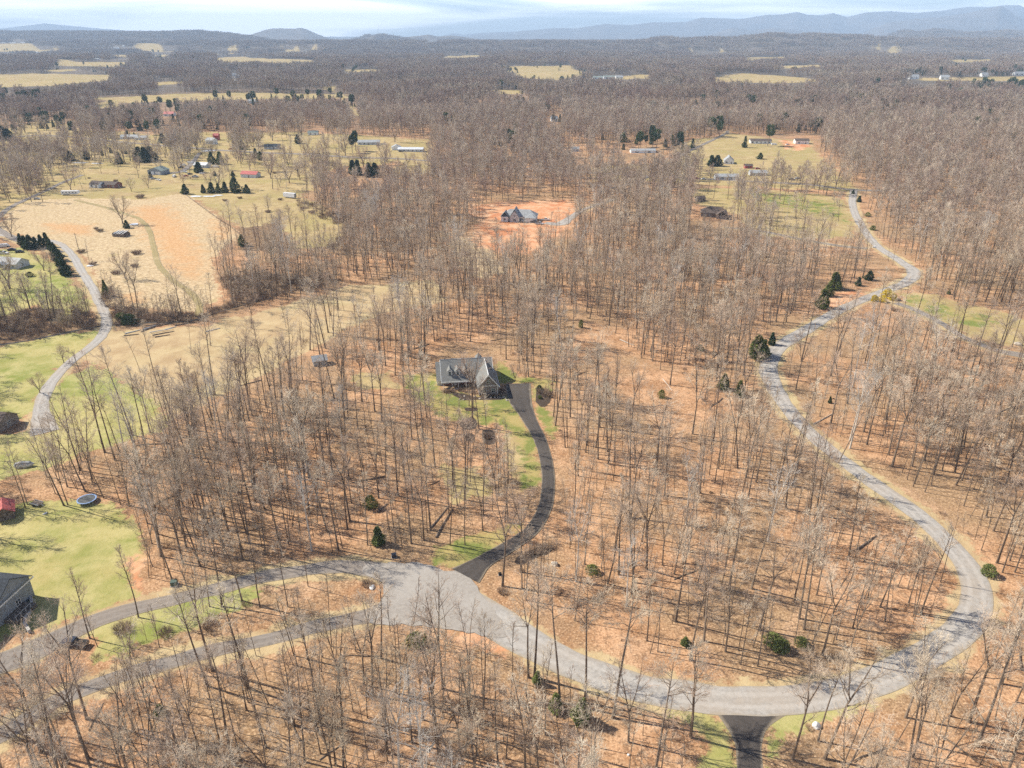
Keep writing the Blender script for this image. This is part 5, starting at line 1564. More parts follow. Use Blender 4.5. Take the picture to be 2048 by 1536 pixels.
for px, py, h, wd, w_ in [(757, 1088, 5.2, 1.3, 'bushy one just above the utility cabinet and turning circle'), (1513, 716, 9.5, 1.3, 'large one left of the gravel road bend'), (1526, 712, 7.0, 1.2, 'second one left of the gravel road bend'),
                          (1543, 690, 5.5, 1.3, 'small one beside the gravel road above the bend'), (1478, 792, 6, 1.4, 'olive one in the woods left of the bend'), (1447, 778, 6, 1.2, 'leftmost olive one in the woods left of the bend'),
                          (1644, 616, 9.0, 1.2, 'slim one at the left of the red clay bank'), (1655, 592, 6.0, 1.6, 'broad one above the red clay bank'), (1668, 578, 8.5, 1.7, 'tallest one above the red clay bank'), (1716, 571, 4.5, 1.5, 'one on the bank left of the yellow bushes'), (1738, 560, 5, 1.6, 'one just above the yellow bushes'),
                          (1659, 806, 2.6, 1.2, 'small lone one on the orange slope'), (1897, 588, 2.4, 1.4, 'small one above the right-hand lawn'), (1075, 1368, 3.4, 1.1, 'small one below the gravel road beside a tall trunk'),
                          (1111, 1420, 4.2, 1.3, 'left of the pair at the lower middle'), (1163, 1443, 5.8, 1.0, 'right of the pair at the lower middle'), (320, 1426, 2.2, 1.5, 'tiny one below the lower lane'), (1370, 1290, 2.2, 1.6, 'tiny one inside the road loop at lower left'),
                          (1718, 404, 4.2, 1.5, 'one at the top of the gravel road junction'), (485, 299, 8.5, 1.1, 'lone round-topped one on the lawn beyond the highway'), (512, 316, 8.5, 1.0, 'left of two beside the highway'), (521, 320, 7.5, 1.1, 'right of two beside the highway'),
                          (240, 328, 9.5, 1.1, 'large lone one left of the green-grey garage'), (174, 320, 11, 1.1, 'tallest of the row above the ploughed patch'), (142, 321, 8.5, 1.4, 'left one of the row above the ploughed patch'), (205, 312, 7.5, .9, 'slim one right of the row above the ploughed patch'), (222, 306, 5, 1.2, 'little round one below the highway'), (252, 308, 4.2, 1.2, 'little grey one left of the big dark clump'),
                          (280, 322, 12, 1.3, 'left of the big dark clump behind the garage'), (291, 324, 12.5, 1.3, 'middle of the big dark clump behind the garage'), (303, 321, 12, 1.3, 'right of the big dark clump behind the garage'), (424, 328, 10, 1.0, 'left of the pair right of the white-roofed house'),
                          (441, 328, 10.5, 1.1, 'right of the pair right of the white-roofed house'), (398, 345, 8.5, 1.5, 'broad one in front of the white-roofed house'), (371, 388, 7, 1.5, 'first of the field row from the left'), (407, 386, 6, 1.2, 'second of the field row from the left'),
                          (424, 386, 7.5, 1.2, 'third of the field row from the left'), (437, 385, 6.5, 1.1, 'fourth of the field row from the left'), (451, 385, 7.5, 1.1, 'fifth of the field row from the left'), (471, 385, 11, 1.0, 'tallest in the field row, sixth from the left'),
                          (494, 386, 6, 1.2, 'last of the field row, at its right end'), (254, 456, 5.2, 1.4, 'one beside the collapsed barn'), (302, 356, 5, 1.0, 'small one before the green-grey garage'), (596, 287, 8.5, 1.1, 'lone one at the wood edge beyond the highway'), (326, 286, 10, 1.1, 'one beyond the highway behind the big dark clump'),
                          (8, 278, 13, 1.7, 'broad one at the left edge above the highway'), (-6, 276, 13, 1.6, 'leftmost one cut by the left edge above the highway'), (18, 279, 11, 1.5, 'right one of the clump at the left edge'), (55, 303, 9, 1.3, 'left of two behind the grey bare trees'), (64, 304, 8, 1.3, 'right of two behind the grey bare trees'),
                          (706, 348, 11, 1.2, 'left of the dark clump where the wood meets the highway'), (716, 350, 12, 1.2, 'second of the dark clump where the wood meets the highway'), (738, 354, 11, 1.3, 'third of the dark clump where the wood meets the highway'), (750, 350, 9.5, 1.4, 'right of the dark clump where the wood meets the highway'),
                          (1422, 332, 9, 1.4, 'left of two dark ones beside the tall-roofed grey house'), (1434, 332, 9, 1.4, 'right of two dark ones beside the tall-roofed grey house'), (1520, 318, 5.5, 1.4, 'one in the grass right of the tall-roofed grey house'), (213, 592, 8, .7, 'thin ragged one beside the gravel lane'),
                          (485, 492, 7, 1.2, 'one at the right end of the rusty fence line'), (1706, 388, 3, 1.5, 'low one left of the gravel road junction'), (430, 352, 4, 1.3, 'low one between the scrap yard and red-roofed barn'), (466, 352, 4, 1.5, 'low one left of the red-roofed barn')]:
    E('dark cedar, %s' % w_, px, py, h * (1.0 if py > 420 else 1.12), 'cedar', 'green' if 'olive' in w_ or 'tiny' in w_ or py > 1280 or px == 757 or int(px) % 4 == 1 or ('red clay bank' in w_) or (1510 < px < 1550 and 700 < py < 720) else 'cedar', wd * (1.45 if py < 420 and 'slim' not in w_ else 1.15))
for k, (px, py) in enumerate([(43, 490), (52, 497), (62, 498), (73, 497), (84, 495), (95, 493), (103, 501), (110, 511), (115, 521), (121, 532), (127, 543), (132, 551)]):
    E('tall hedge cedar by the gravel lane, %s from the top of its row' % OR2[k], px, py, 7.0 + (k % 3) * .7, 'cedar', 'cedar', 1.5, 'cedars planted as a hedge by the gravel lane')
for px, py, s_, w_ in [(1748, 602, 3.0, 'leftmost of the four'), (1765, 604, 3.0, 'lower middle of the four'), (1774, 596, 4.6, 'tallest of the four'), (1784, 600, 3.6, 'rightmost of the four')]:
    E('golden yellow bush at the driveway corner, %s' % w_, px, py, s_, 'round', 'yellow', 1.0, 'golden bushes at the driveway corner')
for px, py, h, wd, mt, w_ in [(742, 1015, 3.8, .8, 'green', 'pale green bush under bare trees above the bushy cedar'), (1545, 1288, 2.6, 1.3, 'green', 'olive bush, left of two inside the road loop'), (1560, 1300, 2.8, 1.2, 'green', 'olive bush, middle one low inside the road loop'), (1603, 1290, 2.0, 1.1, 'green', 'olive bush, right of two inside the road loop'),
                              (1080, 797, 1.4, 1.0, 'green', 'small green bush in the mulch bed right of the driveway'), (1079, 783, 2.6, .8, 'cedar', 'grey-green bush at the top of the mulch bed right of the driveway'), (258, 648, 4.5, 1.4, 'cedar', 'large olive bush right of the gravel lane bend'), (243, 640, 3.4, 1.3, 'green', 'smaller olive bush beside the gravel lane bend'),
                              (833, 1290, 3.4, 1.0, 'green', 'olive bush among trunks below the turning circle'), (1185, 1145, 2.2, 1.1, 'green', 'olive bush under trees right of the long mulch island'), (1245, 262 + 22, 9, 1.0, 'green', 'bright green broad tree crown standing in the woods right of centre'), (1400, 700, 2.4, 1.0, 'green', 'small olive bush in the woods above the clearing'),
                              (1323, 795, 3.0, .7, 'green', 'small pale green sapling pine in the orange clearing'), (1162, 655, 3.6, .5, 'green', 'slim green sapling in the upper orange clearing'), (60, 553, 2.6, 1.2, 'cedar', 'dark bush at the right end of the left-edge bungalow'), (1975, 1150, 3.0, 1.0, 'green', 'olive bush at the right of the sharp road bend'),
                              (1745, 460, 3, 1.2, 'green', 'olive bush beside the top of the winding road'), (1735, 433, 3, 1.1, 'green', 'smaller olive bush beside the top of the winding road')]:
    E(w_, px, py, h, 'round', mt, wd)
for px, py, h, w_ in [(712, 302, 21, 'tall thin pine before the grey ranch house'), (705, 306, 18, 'thin pine left of the tall thin pine before the ranch house'), (1972, 332, 15, 'green pine alone in the right-hand woods'), (1950, 260, 14, 'green pine, left of three high in the right-hand woods'), (1975, 258, 14, 'green pine, middle of three high in the right-hand woods'), (1990, 256, 13, 'green pine, right of three high in the right-hand woods'),
                      (1590, 218, 15, 'green pine, left of two above the horse paddock woods'), (1683, 218, 15, 'dark pine, right of two above the horse paddock woods'), (1020, 290, 13, 'pine in the woods beyond the new house, left'), (990, 300, 12, 'pine in the woods beyond the long low building')]:
    E(w_, px, py, h, 'pine', 'cedar', .9)
# bare shrubs
SHM = [shrub(4000 + i, 1.3, 1.3, 130, .014).mesh('shrub', [MAT['brush']]) for i in range(3)]
for px, py, s_, w_ in [(1086, 785, 2.2, 'large one in the mulch bed right of the driveway'), (1094, 792, 1.9, 'right one in the mulch bed right of the driveway'), (893, 785, 1.2, 'left one before the porch'), (905, 783, 1.0, 'second one before the porch'), (920, 782, 1.1, 'third one before the porch'), (932, 784, 1.1, 'fourth one before the porch'),
                       (946, 786, 1.2, 'one at the corner of porch and garage wing'), (1004, 784, 1.4, 'upper one beside the garage wing'), (1007, 790, 1.3, 'lower one beside the garage wing'), (965, 793, 1.0, 'left one below the garage gable'), (980, 793, 1.0, 'middle one below the garage gable'), (993, 793, 1.0, 'right one below the garage gable'),
                       (938, 850, 1.8, 'one in the oval mulch bed'), (975, 875, 1.5, 'one in the lower mulch bed'), (1070, 1104, 1.6, 'one on the long mulch island'), (1095, 1096, 1.4, 'right one on the long mulch island'), (245, 1262, 1.9, 'one between the two lanes, left'), (330, 1268, 1.5, 'one between the two lanes, middle'), (420, 1254, 1.6, 'one between the two lanes, right'),
                       (200, 463, 2.2, 'brown one left of the collapsed barn'), (192, 458, 1.4, 'small brown one above its neighbour left of the collapsed barn'), (274, 508, 2.8, 'brown mound in the straw field below the barn'), (232, 548, 2.2, 'dark one at the foot of the lone straw field tree'), (270, 534, 2.0, 'dark one right of the lone straw field tree'), (163, 505, 2.2, 'one at the foot of the utility pole'),
                       (186, 530, 2.0, 'ragged one right of the hedge lane'), (280, 396, 3.2, 'wide brown brush pile at the top of the straw field'), (232, 385 - 23, 1.6, 'round one behind the ranch house'), (178, 357, 1.3, 'small round one behind the ranch house'), (550, 347, 1.8, 'round dark one right of the red-roofed barn'), (536, 425, 2.0, 'one at the foot of the lone pasture tree'),
                       (1790, 622, 1.8, 'low one below the yellow bushes'), (450, 402, 1.8, 'left of two scrap heaps in the pasture'), (480, 397, 1.8, 'right of two scrap heaps in the pasture'), (560, 400, 1.8, 'one left of the white box trailer'), (735, 1170, 1.3, 'one at the left edge of the turning circle'), (1005, 1185, 1.2, 'one right of the turning circle mouth')]:
    g = G(px, py)
    o = link('bare_shrub', SHM[int(rng.integers(0, 3))], None, (g.x, g.y, g.z - .05), (0, 0, rng.uniform(0, 6)))
    o.scale = (s_, s_, s_ * .8)
    tag(o, 'bare brown shrub, %s' % w_, 'shrub')

FIELD_TREES = [
 (142, 380, 'open', 14, 'wide spreading bare tree behind the white travel trailer'), (63, 404, 'open', 11, 'spreading bare tree beside the silver car'), (24, 474, 'open', 12, 'leaning bare tree above the parking area at the left edge'),
 (246, 448, 'open', 15, 'spreading bare tree above the collapsed barn'), (263, 383, 'open', 9, 'small bare tree right of the brick ranch house'), (297, 376, 'open', 9, 'small bare tree before the green-grey garage'),
 (537, 422, 'open', 10, 'low spreading bare tree in the olive pasture'), (646, 431, 'open', 14, 'bare tree at the right edge of the olive pasture'), (641, 480, 'tall', 11, 'slim bare tree, left of two low in the olive pasture'),
 (652, 480, 'tall', 10, 'slim bare tree, right of two low in the olive pasture'), (251, 558, 'open', 12, 'lone bare tree in the lower straw field'), (88, 541, 'open', 10, 'small bare tree in the bungalow lawn'), (20, 577, 'open', 15, 'big bare tree before the left-edge bungalow'),
 (164, 608, 'tall', 9, 'slim bare tree left of the gravel lane above its bend'), (138, 606, 'tall', 8, 'slim bare tree, second left of the gravel lane'), (267, 315, 'open', 17, 'large bare tree behind the green-grey garage'), (547, 345, 'tall', 14, 'bare tree between the highway and red-roofed barn'),
 (574, 380, 'pale', 15, 'pale-barked tree left of the white box trailer'), (1030, 762, 'open', 6, 'small bare garden tree, left of two above the driveway top'), (1052, 760, 'open', 5, 'small bare garden tree, right of two above the driveway top'),
 (938, 812, 'tall', 17, 'bare tree before the porch of the dormered house'), (948, 816, 'tall', 14, 'slimmer bare tree before the garage wing of the dormered house'), (1537, 454, 'pale', 17, 'white-barked tree, left of two in the upper right yard'), (1544, 446, 'pale', 15, 'white-barked tree, right of two in the upper right yard'),
 (1575, 431, 'pale', 13, 'white-barked slim tree in the middle of the upper right yard'), (1587, 424, 'pale', 13, 'white-barked slim tree left of the lone dark tree'), (1590, 476, 'pale', 9, 'low branching white tree by the yard driveway'), (1600, 428, 'tall', 23, 'lone dark tree casting a long shadow on the upper right lawn'),
 (1382, 520, 'pale', 15, 'bleached dead tree in the woods below the hip-roofed house'), (1651, 500, 'pale', 13, 'pale tree, left of two below the upper right lawn'), (1686, 496, 'pale', 10, 'pale tree, right of two below the upper right lawn'), (722, 482, 'pale', 22, 'tall white sycamore in the grey wood right of the olive pasture'),
 (735, 470, 'pale', 19, 'second white sycamore just right of the tall one'), (60, 618, 'open', 14, 'leaning bare tree in the creek brush at left'), (95, 640, 'pale', 13, 'pale tree with white limbs in the creek brush'), (130, 690 - 25, 'open', 8, 'low bare tree at the right of the creek brush'),
 (128, 726, 'open', 6, 'small bare tree in the lawn left of the lane'), (80, 786, 'open', 6, 'small bare tree at the lower end of the left lawn'), (320, 345, 'open', 11, 'bare reddish tree left of the two white vans'), (500, 340, 'open', 12, 'spreading bare tree behind the red-roofed barn'), (600, 360, 'open', 13, 'bare tree in the pasture above the white box trailer'), (560, 375 , 'open', 9, 'small bare tree above the lone pasture tree'),
 (100, 310, 'open', 15, 'left of three grey bare trees beside the cedar row'), (115, 315, 'open', 15, 'middle of three grey bare trees beside the cedar row'), (128, 318, 'open', 14, 'right of three grey bare trees beside the cedar row'), (1410, 470, 'open', 10, 'low bare tree below the hip-roofed house'),
]


# ------------------------------------------------------------------ placing the woods
# density multipliers by base pixel; later entries win
DENS = [
 (1.35, [(-200,1330),(350,1330),(700,1245),(960,1280),(1150,1380),(1180,1800),(-200,1800)]),
 (0.95, [(290,1000),(330,870),(560,800),(700,900),(720,1110),(400,1160),(300,1150)]),
 (0.55, [(1120,900),(1500,860),(1700,1000),(1850,1150),(1850,1250),(1500,1340),(1300,1330),(1100,1200)]),
 (0.30, [(1560,700),(1640,650),(1780,595),(1860,640),(1900,700),(1850,760),(1760,800),(1700,850),(1640,830),(1590,790)]),
 (0.06, [(1120,630),(1190,640),(1280,715),(1400,790),(1450,880),(1340,880),(1230,800),(1155,720)]),
 (0.5, [(-80,275),(60,250),(300,268),(600,262),(860,282),(900,345),(780,352),(800,322),(650,340),(650,400),(560,420),(380,400),(200,405),(-80,430)]),
 (0.0, [(200,385),(300,385),(620,395),(690,470),(620,500),(440,440),(0,470),(0,430),(120,395)]),
 (0.75, [(1180,335),(1350,325),(1460,345),(1725,385),(1500,395),(1190,380)]),
 (0.35, [(970,840),(1085,960),(1040,1040),(900,1000),(880,870)]),
 (0.3, [(860,1112),(870,1095),(960,1062),(1038,1050),(1040,1058),(960,1115),(925,1138),(870,1130)]),
 (0.8, [(190,1255),(330,1208),(560,1172),(700,1165),(700,1235),(420,1290),(190,1345)]),
 (0.28, [(600,640),(720,575),(880,560),(900,600),(760,650),(680,690)]), (0.16, [(330,690),(560,620),(640,680),(450,790),(345,835),(240,780)]),
 (0.30, [(1540,395),(1700,400),(1715,490),(1560,500)]), (0.7, [(1200,378),(1540,392),(1545,500),(1400,475),(1300,420)]),
 (0.6, [(985,1160),(1350,1330),(1700,1290),(1850,1200),(1850,1130),(1600,1180),(1300,1250),(1100,1150)]),
 (0.4, [(1240,1370),(1440,1410),(1470,1480),(1230,1440)]),
 (0.5, [(1540,1420),(1780,1390),(1780,1450),(1560,1480)]),
]
KEEP = [
 (0.72, [(1125,650),(1185,650),(1275,720),(1395,795),(1430,860),(1350,865),(1240,790),(1165,715)]),  # rows and columns that stay open to view: (chance a crossing tree is dropped, polygon)
 (0.96, [(872,708),(1000,708),(1005,800),(870,800)]),
 (0.9, [(1003,768),(1068,768),(1068,800),(1100,860),(1112,960),(1078,960),(1050,840),(1020,810)]),
 (0.82, [(1005,405),(1140,405),(1150,462),(1000,462)]),
 (0.5, [(920,470),(1000,470),(1080,500),(1000,520)]),
 (0.96, [(1490,268),(1640,270),(1640,296),(1400,296)]),
 (0.9, [(1395,400),(1470,400),(1470,442),(1380,442)]),
 (0.9, [(1440,308),(1490,308),(1490,335),(1430,335)]),
 (0.4, [(1380,300),(1620,285),(1620,340),(1350,345)]),
 (0.75, [(1500,385),(1700,395),(1715,480),(1560,485)]),
 (0.8, [(1690,375),(1725,375),(1745,470),(1835,530),(1835,570),(1760,590),(1740,500),(1700,450)]),
 (0.9, [(150,985),(205,985),(205,1012),(150,1012)]),
 (0.7, [(0,1010),(250,1015),(280,1100),(260,1200),(0,1270)]),
 (0.6, [(1800,585),(2048,640),(2048,700),(1900,650)]),
 (0.93, [(0,640),(200,655),(210,665),(110,750),(80,800),(0,840)]),
 (0.8, [(200,650),(420,640),(600,600),(640,610),(450,720),(350,740),(200,720)]),
 (0.6, [(450,710),(640,600),(850,560),(700,640),(560,720)]),
 (0.96, [(615,708),(660,708),(660,735),(615,735)]),
 (0.75, [(560,1150),(700,1125),(960,1130),(1010,1270),(880,1262),(700,1250),(720,1180)]),
 (0.3, [(0,1290),(300,1200),(560,1150),(560,1170),(300,1225),(0,1340)]), (0.3, [(0,1450),(330,1320),(700,1235),(700,1250),(330,1345),(0,1495)]),
 (0.75, [(1560,820),(1660,880),(1780,970),(1940,1120),(1990,1200),(1940,1200),(1860,1090),(1700,950),(1560,850)]),
 (0.55, [(690,735),(870,740),(870,800),(700,790)]),
 (0.65, [(860,1090),(1040,1045),(1040,1060),(925,1140),(860,1130)]),
 (0.78, [(960,1150),(1300,1360),(1500,1380),(1780,1340),(1960,1200),(1900,1090),(1650,890),(1700,880),(1980,1130),(1980,1230),(1800,1400),(1480,1420),(1200,1370),(960,1270)]),
 (0.88, [(1510,700),(1560,690),(1740,580),(1830,560),(1760,600),(1580,720),(1600,840),(1560,830)]),
 (0.8, [(270,320),(600,320),(600,420),(90,420),(90,350)]),
 (0.9, [(500,270),(860,275),(860,325),(500,325)]),
 (0.96, [(-20,470),(60,470),(60,560),(-20,560)]),
 (0.75, [(1190,292),(1350,292),(1350,306),(1190,306)]),
 (0.5, [(180,395),(600,395),(690,450),(600,495),(440,560),(200,620),(0,460)]),
]
KEEP += KEEP_AUTO
FIELDS_VIS = [p for k in ('farfield',) for _, _, p in COVW[k]]
ALLCLEAR = [w for k in ('lawn', 'lush', 'pasture', 'farfield', 'straw', 'clay', 'dirt', 'mulch', 'rust') for _, w, _ in COVW[k]]
LOWCLEAR = {'pasture'}
BASE_D = 0.70
def tree_ok(x, y, z, ht, rnd, margin=0.0, vis=True):
    n = len(x)
    u, v = proj(x, y, z)
    dens = np.full(n, BASE_D)
    for w in ALLCLEAR:
        dens[inpoly(w, x, y)] = 0
    for dm, poly in DENS:
        dens[inpoly(poly, u, v)] = dm
    for ctr, hw in ROADLINES:
        bx = (x > ctr[:, 0].min() - 12) & (x < ctr[:, 0].max() + 12) & (y > ctr[:, 1].min() - 12) & (y < ctr[:, 1].max() + 12)
        if np.any(bx):
            d = segdist([tuple(p) for p in ctr[::2]], x[bx], y[bx], closed=False)
            t = dens[bx]; t[d < hw + 1.8 + margin] = 0; dens[bx] = t
    for w in ROADPOLY:
        dens[inpoly(w, x, y)] = 0
    for (ox, oy, orad) in BUILT:
        dens[np.hypot(x - ox, y - oy) < orad + margin] = 0
    if vis:
        us, vs2 = [], []
        for f in (0.0, .2, .4, .6, .8, .97):
            a, b_ = proj(x, y, z + ht * f); us.append(a); vs2.append(b_)
        for pr, poly in KEEP:
            hit = np.zeros(n, bool)
            for a, b_ in zip(us, vs2):
                hit |= inpoly(poly, a, b_)
            dens[hit & (rnd.random(n) < pr)] = 0
        r = np.hypot(x, y)
        for poly in FIELDS_VIS:
            hit = np.zeros(n, bool)
            for a, b_ in zip(us, vs2):
                hit |= inpoly(poly, a, b_)
            dens[hit & (r > 500)] = 0
    return rnd.random(n) < dens
def scatter(r0, r1, area, rnd, half=None, jitter=True):
    half = half or (54.0 if r1 <= 520 else 46.0)
    n = int((r1 * r1 - r0 * r0) * math.radians(half) / area)
    rr = np.sqrt(rnd.uniform(r0 * r0, r1 * r1, n)); a = np.radians(rnd.uniform(-half, half, n))
    return rr * np.sin(a), rr * np.cos(a)
def thin(x, y, dmin):
    """drop points closer than dmin (grid hash)"""
    cell = {}
    keep = np.zeros(len(x), bool)
    for i in range(len(x)):
        gx, gy = int(x[i] // dmin), int(y[i] // dmin)
        ok = True
        for ax in (-1, 0, 1):
            for ay in (-1, 0, 1):
                for j in cell.get((gx + ax, gy + ay), ()):
                    if (x[i] - x[j]) ** 2 + (y[i] - y[j]) ** 2 < dmin * dmin:
                        ok = False; break
                if not ok: break
            if not ok: break
        if ok:
            keep[i] = True
            cell.setdefault((gx, gy), []).append(i)
    return keep
rw = np.random.default_rng(21)
# traced trees: base column,row and top row (prototype hint)
TRACED = [(136,1010,893),(128,1011,905),(55,1009,885),(51,1016,905),(171,983,885),(259,1012,890),(283,962,870),(367,1013,895),(322,1113,1010),(346,1164,985),
 (361,1110,985),(180,1277,1145),(419,1213,1095),(484,1201,1080),(444,1213,1140),(277,1235,1165),(273,1471,1330),(383,1534,1345),(398,1496,1320),(79,1534,1380),
 (615,1319,1180),(588,1452,1300),(641,1507,1380),(673,1479,1320),(886,1378,1170),(967,1417,1240),(1057,1355,1235),(1069,1354,1120),(1120,1405,1150),(1170,1405,1170),
 (1226,1436,1190),(1257,1484,1320),(1312,1535,1310),(1380,1473,1300),(997,1535,1330),(878,1508,1290),(1382,1475,1285),(1481,1329,1180),(1515,1332,1190),(1585,1519,1320),
 (1636,1482,1290),(1672,1279,1150),(1830,1228,1090),(1842,1226,1050),(1598,1237,1040),(1408,1234,1080),(1451,1303,1120),(1503,1177,1060),(1826,1515,1330),(1985,1332,1180),
 (1577,754,670),(1624,739,635),(1680,713,610),(1730,846,730),(1784,933,760),(1676,926,845),(1751,651,560),(1705,775,720),
 (735,1090,950),(995,1000,880),(1010,1045,900),(1016,1044,905),(985,1020,900),(930,1090,960),(900,1090,955),(966,1062,930),(1005,1172,1090),(1052,1200,1060),
 (930,1000,835),(906,970,820),(945,850,740),(958,858,770),(480,900,770),(560,860,730),(655,880,720),(430,790,640),(500,820,650),(545,800,640),(605,760,640),
 (210,905,700),(230,920,740),(265,870,690),(300,865,740),(345,880,760),(390,860,720),(620,700,590),(640,710,600),(1340,770,640),(1220,850,740),(1215,903,770),(1260,880,760)]
tx, ty, tz, th, tk = [], [], [], [], []
for a, b_, c in TRACED:
    g = G(a, b_)
    best = min(np.arange(12, 33, .5), key=lambda h: abs(proj(g.x, g.y, g.z + h)[1] - c))
    tx.append(g.x); ty.append(g.y); tz.append(g.z); th.append(float(best)); tk.append(1)
x, y = scatter(60, 520, 25, rw)
x = np.concatenate([tx, x]); y = np.concatenate([ty, y])
kp = thin(x, y, 2.9); kp[:len(tx)] = True
ht = np.concatenate([th, np.where(rw.random(len(x) - len(tx)) < .68, rw.uniform(17, 27, len(x) - len(tx)), rw.uniform(9, 17, len(x) - len(tx)))])[kp]
traced = np.concatenate([np.ones(len(tx), bool), np.zeros(len(x) - len(tx), bool)])[kp]
x, y = x[kp], y[kp]; z = H(x, y)
ok = tree_ok(x, y, z, ht, rw) | traced
x, y, z, ht = x[ok], y[ok], z[ok], ht[ok]
# size in the picture
u0, v0 = proj(x, y, z); u1, v1 = proj(x, y, z + ht)
vis0 = (np.minimum(v0, 1536) - np.maximum(v1, 0))
size = np.where((u0 > -20) & (u0 < 2068) & (v1 < 1536), vis0, -1)
order = np.argsort(-size)
NIND = 300 - len(FIELD_TREES)
ind = order[:NIND]; rest = order[NIND:]
LAND = [('the round trampoline', 175, 1000), ("the red-roofed shed", 20, 1015), ("the dark-roofed house", 30, 1200),
 ('the dark parked pickup', 150, 1290), ("the green utility cabinet", 349, 1166), ('the middle of the upper lane', 430, 1180),
 ('the middle of the lower lane', 430, 1302), ("the bottom left corner", 20, 1520), ("the dark utility cabinet", 788, 1112),
 ("the turning circle", 860, 1200), ("the driveway mouth", 930, 1145), ('the long mulch island', 1068, 1108),
 ("the driveway bend", 1094, 950), ("the gravel road's lower left stretch", 1180, 1345), ('the dark asphalt apron', 1490, 1440),
 ('the white rock by the road', 1632, 1452), ("the sharp right road bend", 1952, 1210), ("the bottom right corner", 2030, 1520),
 ('the middle of the bottom edge', 1024, 1525), ('the paired fallen trunks', 900, 1040), ('the oval mulch bed', 938, 848), ('the grey house with dormers', 935, 790),
 ("the bushy cedar", 755, 1085), ("the olive road-loop bushes", 1545, 1290), ('the middle of the road loop', 1500, 1180),
 ("the straight right-hand gravel stretch", 1740, 962), ("the lower lane end", 60, 1450), ("the left road loop", 1250, 1200),
 ("the lower middle cedar pair", 1165, 1425), ('the right edge above the bend', 2020, 1050)]
LP = [(n, G(a, b_)) for n, a, b_ in LAND]
ORD = ['nearest', 'second nearest', 'third nearest', 'fourth nearest', 'fifth nearest', 'sixth nearest', 'seventh nearest', 'eighth nearest', 'ninth nearest', 'tenth nearest'] + ['%dth nearest' % k for k in range(11, 60)]
LOOK = {False: 'tall straight bare tree', True: 'tall forked bare tree'}
slots = {}
for i in ind:
    bd = min(range(len(LP)), key=lambda k: (LP[k][1].x - x[i]) ** 2 + (LP[k][1].y - y[i]) ** 2)
    dx, dy = x[i] - LP[bd][1].x, y[i] - LP[bd][1].y
    side = ('to the right of' if dx > 0 else 'to the left of') if abs(dx) > abs(dy) else ('behind' if dy > 0 else 'in front of')
    slots.setdefault((bd, side), []).append((math.hypot(dx, dy), i))
labels = {}
for (bd, side), lst in slots.items():
    for k, (_, i) in enumerate(sorted(lst)):
        labels[i] = 'bare tree, %s %s %s' % (ORD[k], side, LP[bd][0])
hts = np.array([h for _, _, h in NEARMESH])
def choose(h):
    w = np.exp(-((hts - h) / 2.5) ** 2) + .02
    return int(rw.choice(len(hts), p=w / w.sum()))
def place_tree(meshes, k, loc, s, rz, label, group, name='bare_tree', sxy=None):
    tw_, cw_, h0 = meshes[k]
    e = empty(name, loc, rz)
    sx = sxy or s
    e.scale = (sx, sx, s)
    a = bpy.data.objects.new('trunk', tw_); a.parent = e; COL.objects.link(a)
    b2 = bpy.data.objects.new('crown', cw_); b2.parent = e; COL.objects.link(b2)
    tag(e, label, 'tree', group)
    return e
for i in ind:
    k = choose(ht[i]); forked = bool(specs[k][8])
    s = ht[i] / hts[k]
    pale = rw.random() < .05
    fork_word = 'forked ' if forked else 'straight '
    lab = ('pale ' if pale else '') + fork_word + labels[i]
    if pale:
        k2 = int(rw.integers(0, 2)); lab = 'pale forked ' + labels[i]
        place_tree(PALEMESH, k2, (x[i], y[i], z[i] - .1), ht[i] / PALEMESH[k2][2], rw.uniform(0, 6.28), lab, 'tall bare trees of the nearest woods')
    else:
        place_tree(NEARMESH, k, (x[i], y[i], z[i] - .1), s, rw.uniform(0, 6.28), lab, 'tall bare trees of the nearest woods', sxy=s * rw.uniform(.85, 1.1))
for (a, b_, kind, h, lab) in FIELD_TREES:
    g = G(a, b_)
    ms = {'open': OPENMESH, 'tall': NEARMESH, 'pale': PALEMESH}[kind]
    k = int(rw.integers(0, len(ms)))
    place_tree(ms, k, (g.x, g.y, g.z - .1), h / ms[k][2], rw.uniform(0, 6.28), lab, 'bare trees standing apart from the woods')

P_, I_, R_, S_ = [], [], [], []
def add(x, y, z, kinds, s0, s1, rnd=rw, tilt=.05, hscale=None):
    n = len(x)
    P_.append(np.stack([x, y, z - .15], 1)); I_.append(rnd.choice(kinds, n))
    R_.append(np.stack([rnd.normal(0, tilt, n), rnd.normal(0, tilt, n), rnd.uniform(0, 6.28, n)], 1))
    s = rnd.uniform(s0, s1, n) if hscale is None else hscale
    S_.append(np.stack([s * rnd.uniform(.9, 1.1, n), s * rnd.uniform(.9, 1.1, n), s], 1))
def flush(name, label, cat=None):
    instancer(name, np.concatenate(P_), np.concatenate(I_), np.concatenate(R_), np.concatenate(S_), label, cat)
    print(name, sum(len(p) for p in P_))
    P_.clear(); I_.clear(); R_.clear(); S_.clear()
add(x[rest], y[rest], z[rest], K_NEAR * 6 + K_PALE, .82, 1.08, tilt=.06)
x2, y2 = scatter(520, 1300, 27, rw)
kp = thin(x2, y2, 3.2); x2, y2 = x2[kp], y2[kp]; z2 = H(x2, y2)
ok = tree_ok(x2, y2, z2, np.full(len(x2), 21.), rw); x2, y2, z2 = x2[ok], y2[ok], z2[ok]
add(x2, y2, z2, K_MID, .62, 1.12)
x3, y3 = scatter(1300, 4200, 350, rw)
kp = thin(x3, y3, 17); x3, y3 = x3[kp], y3[kp]; z3 = H(x3, y3)
ok = tree_ok(x3, y3, z3, np.full(len(x3), 21.), rw, 12); x3, y3, z3 = x3[ok], y3[ok], z3[ok]
add(x3, y3, z3, K_FAR, .8, 1.15, tilt=0)
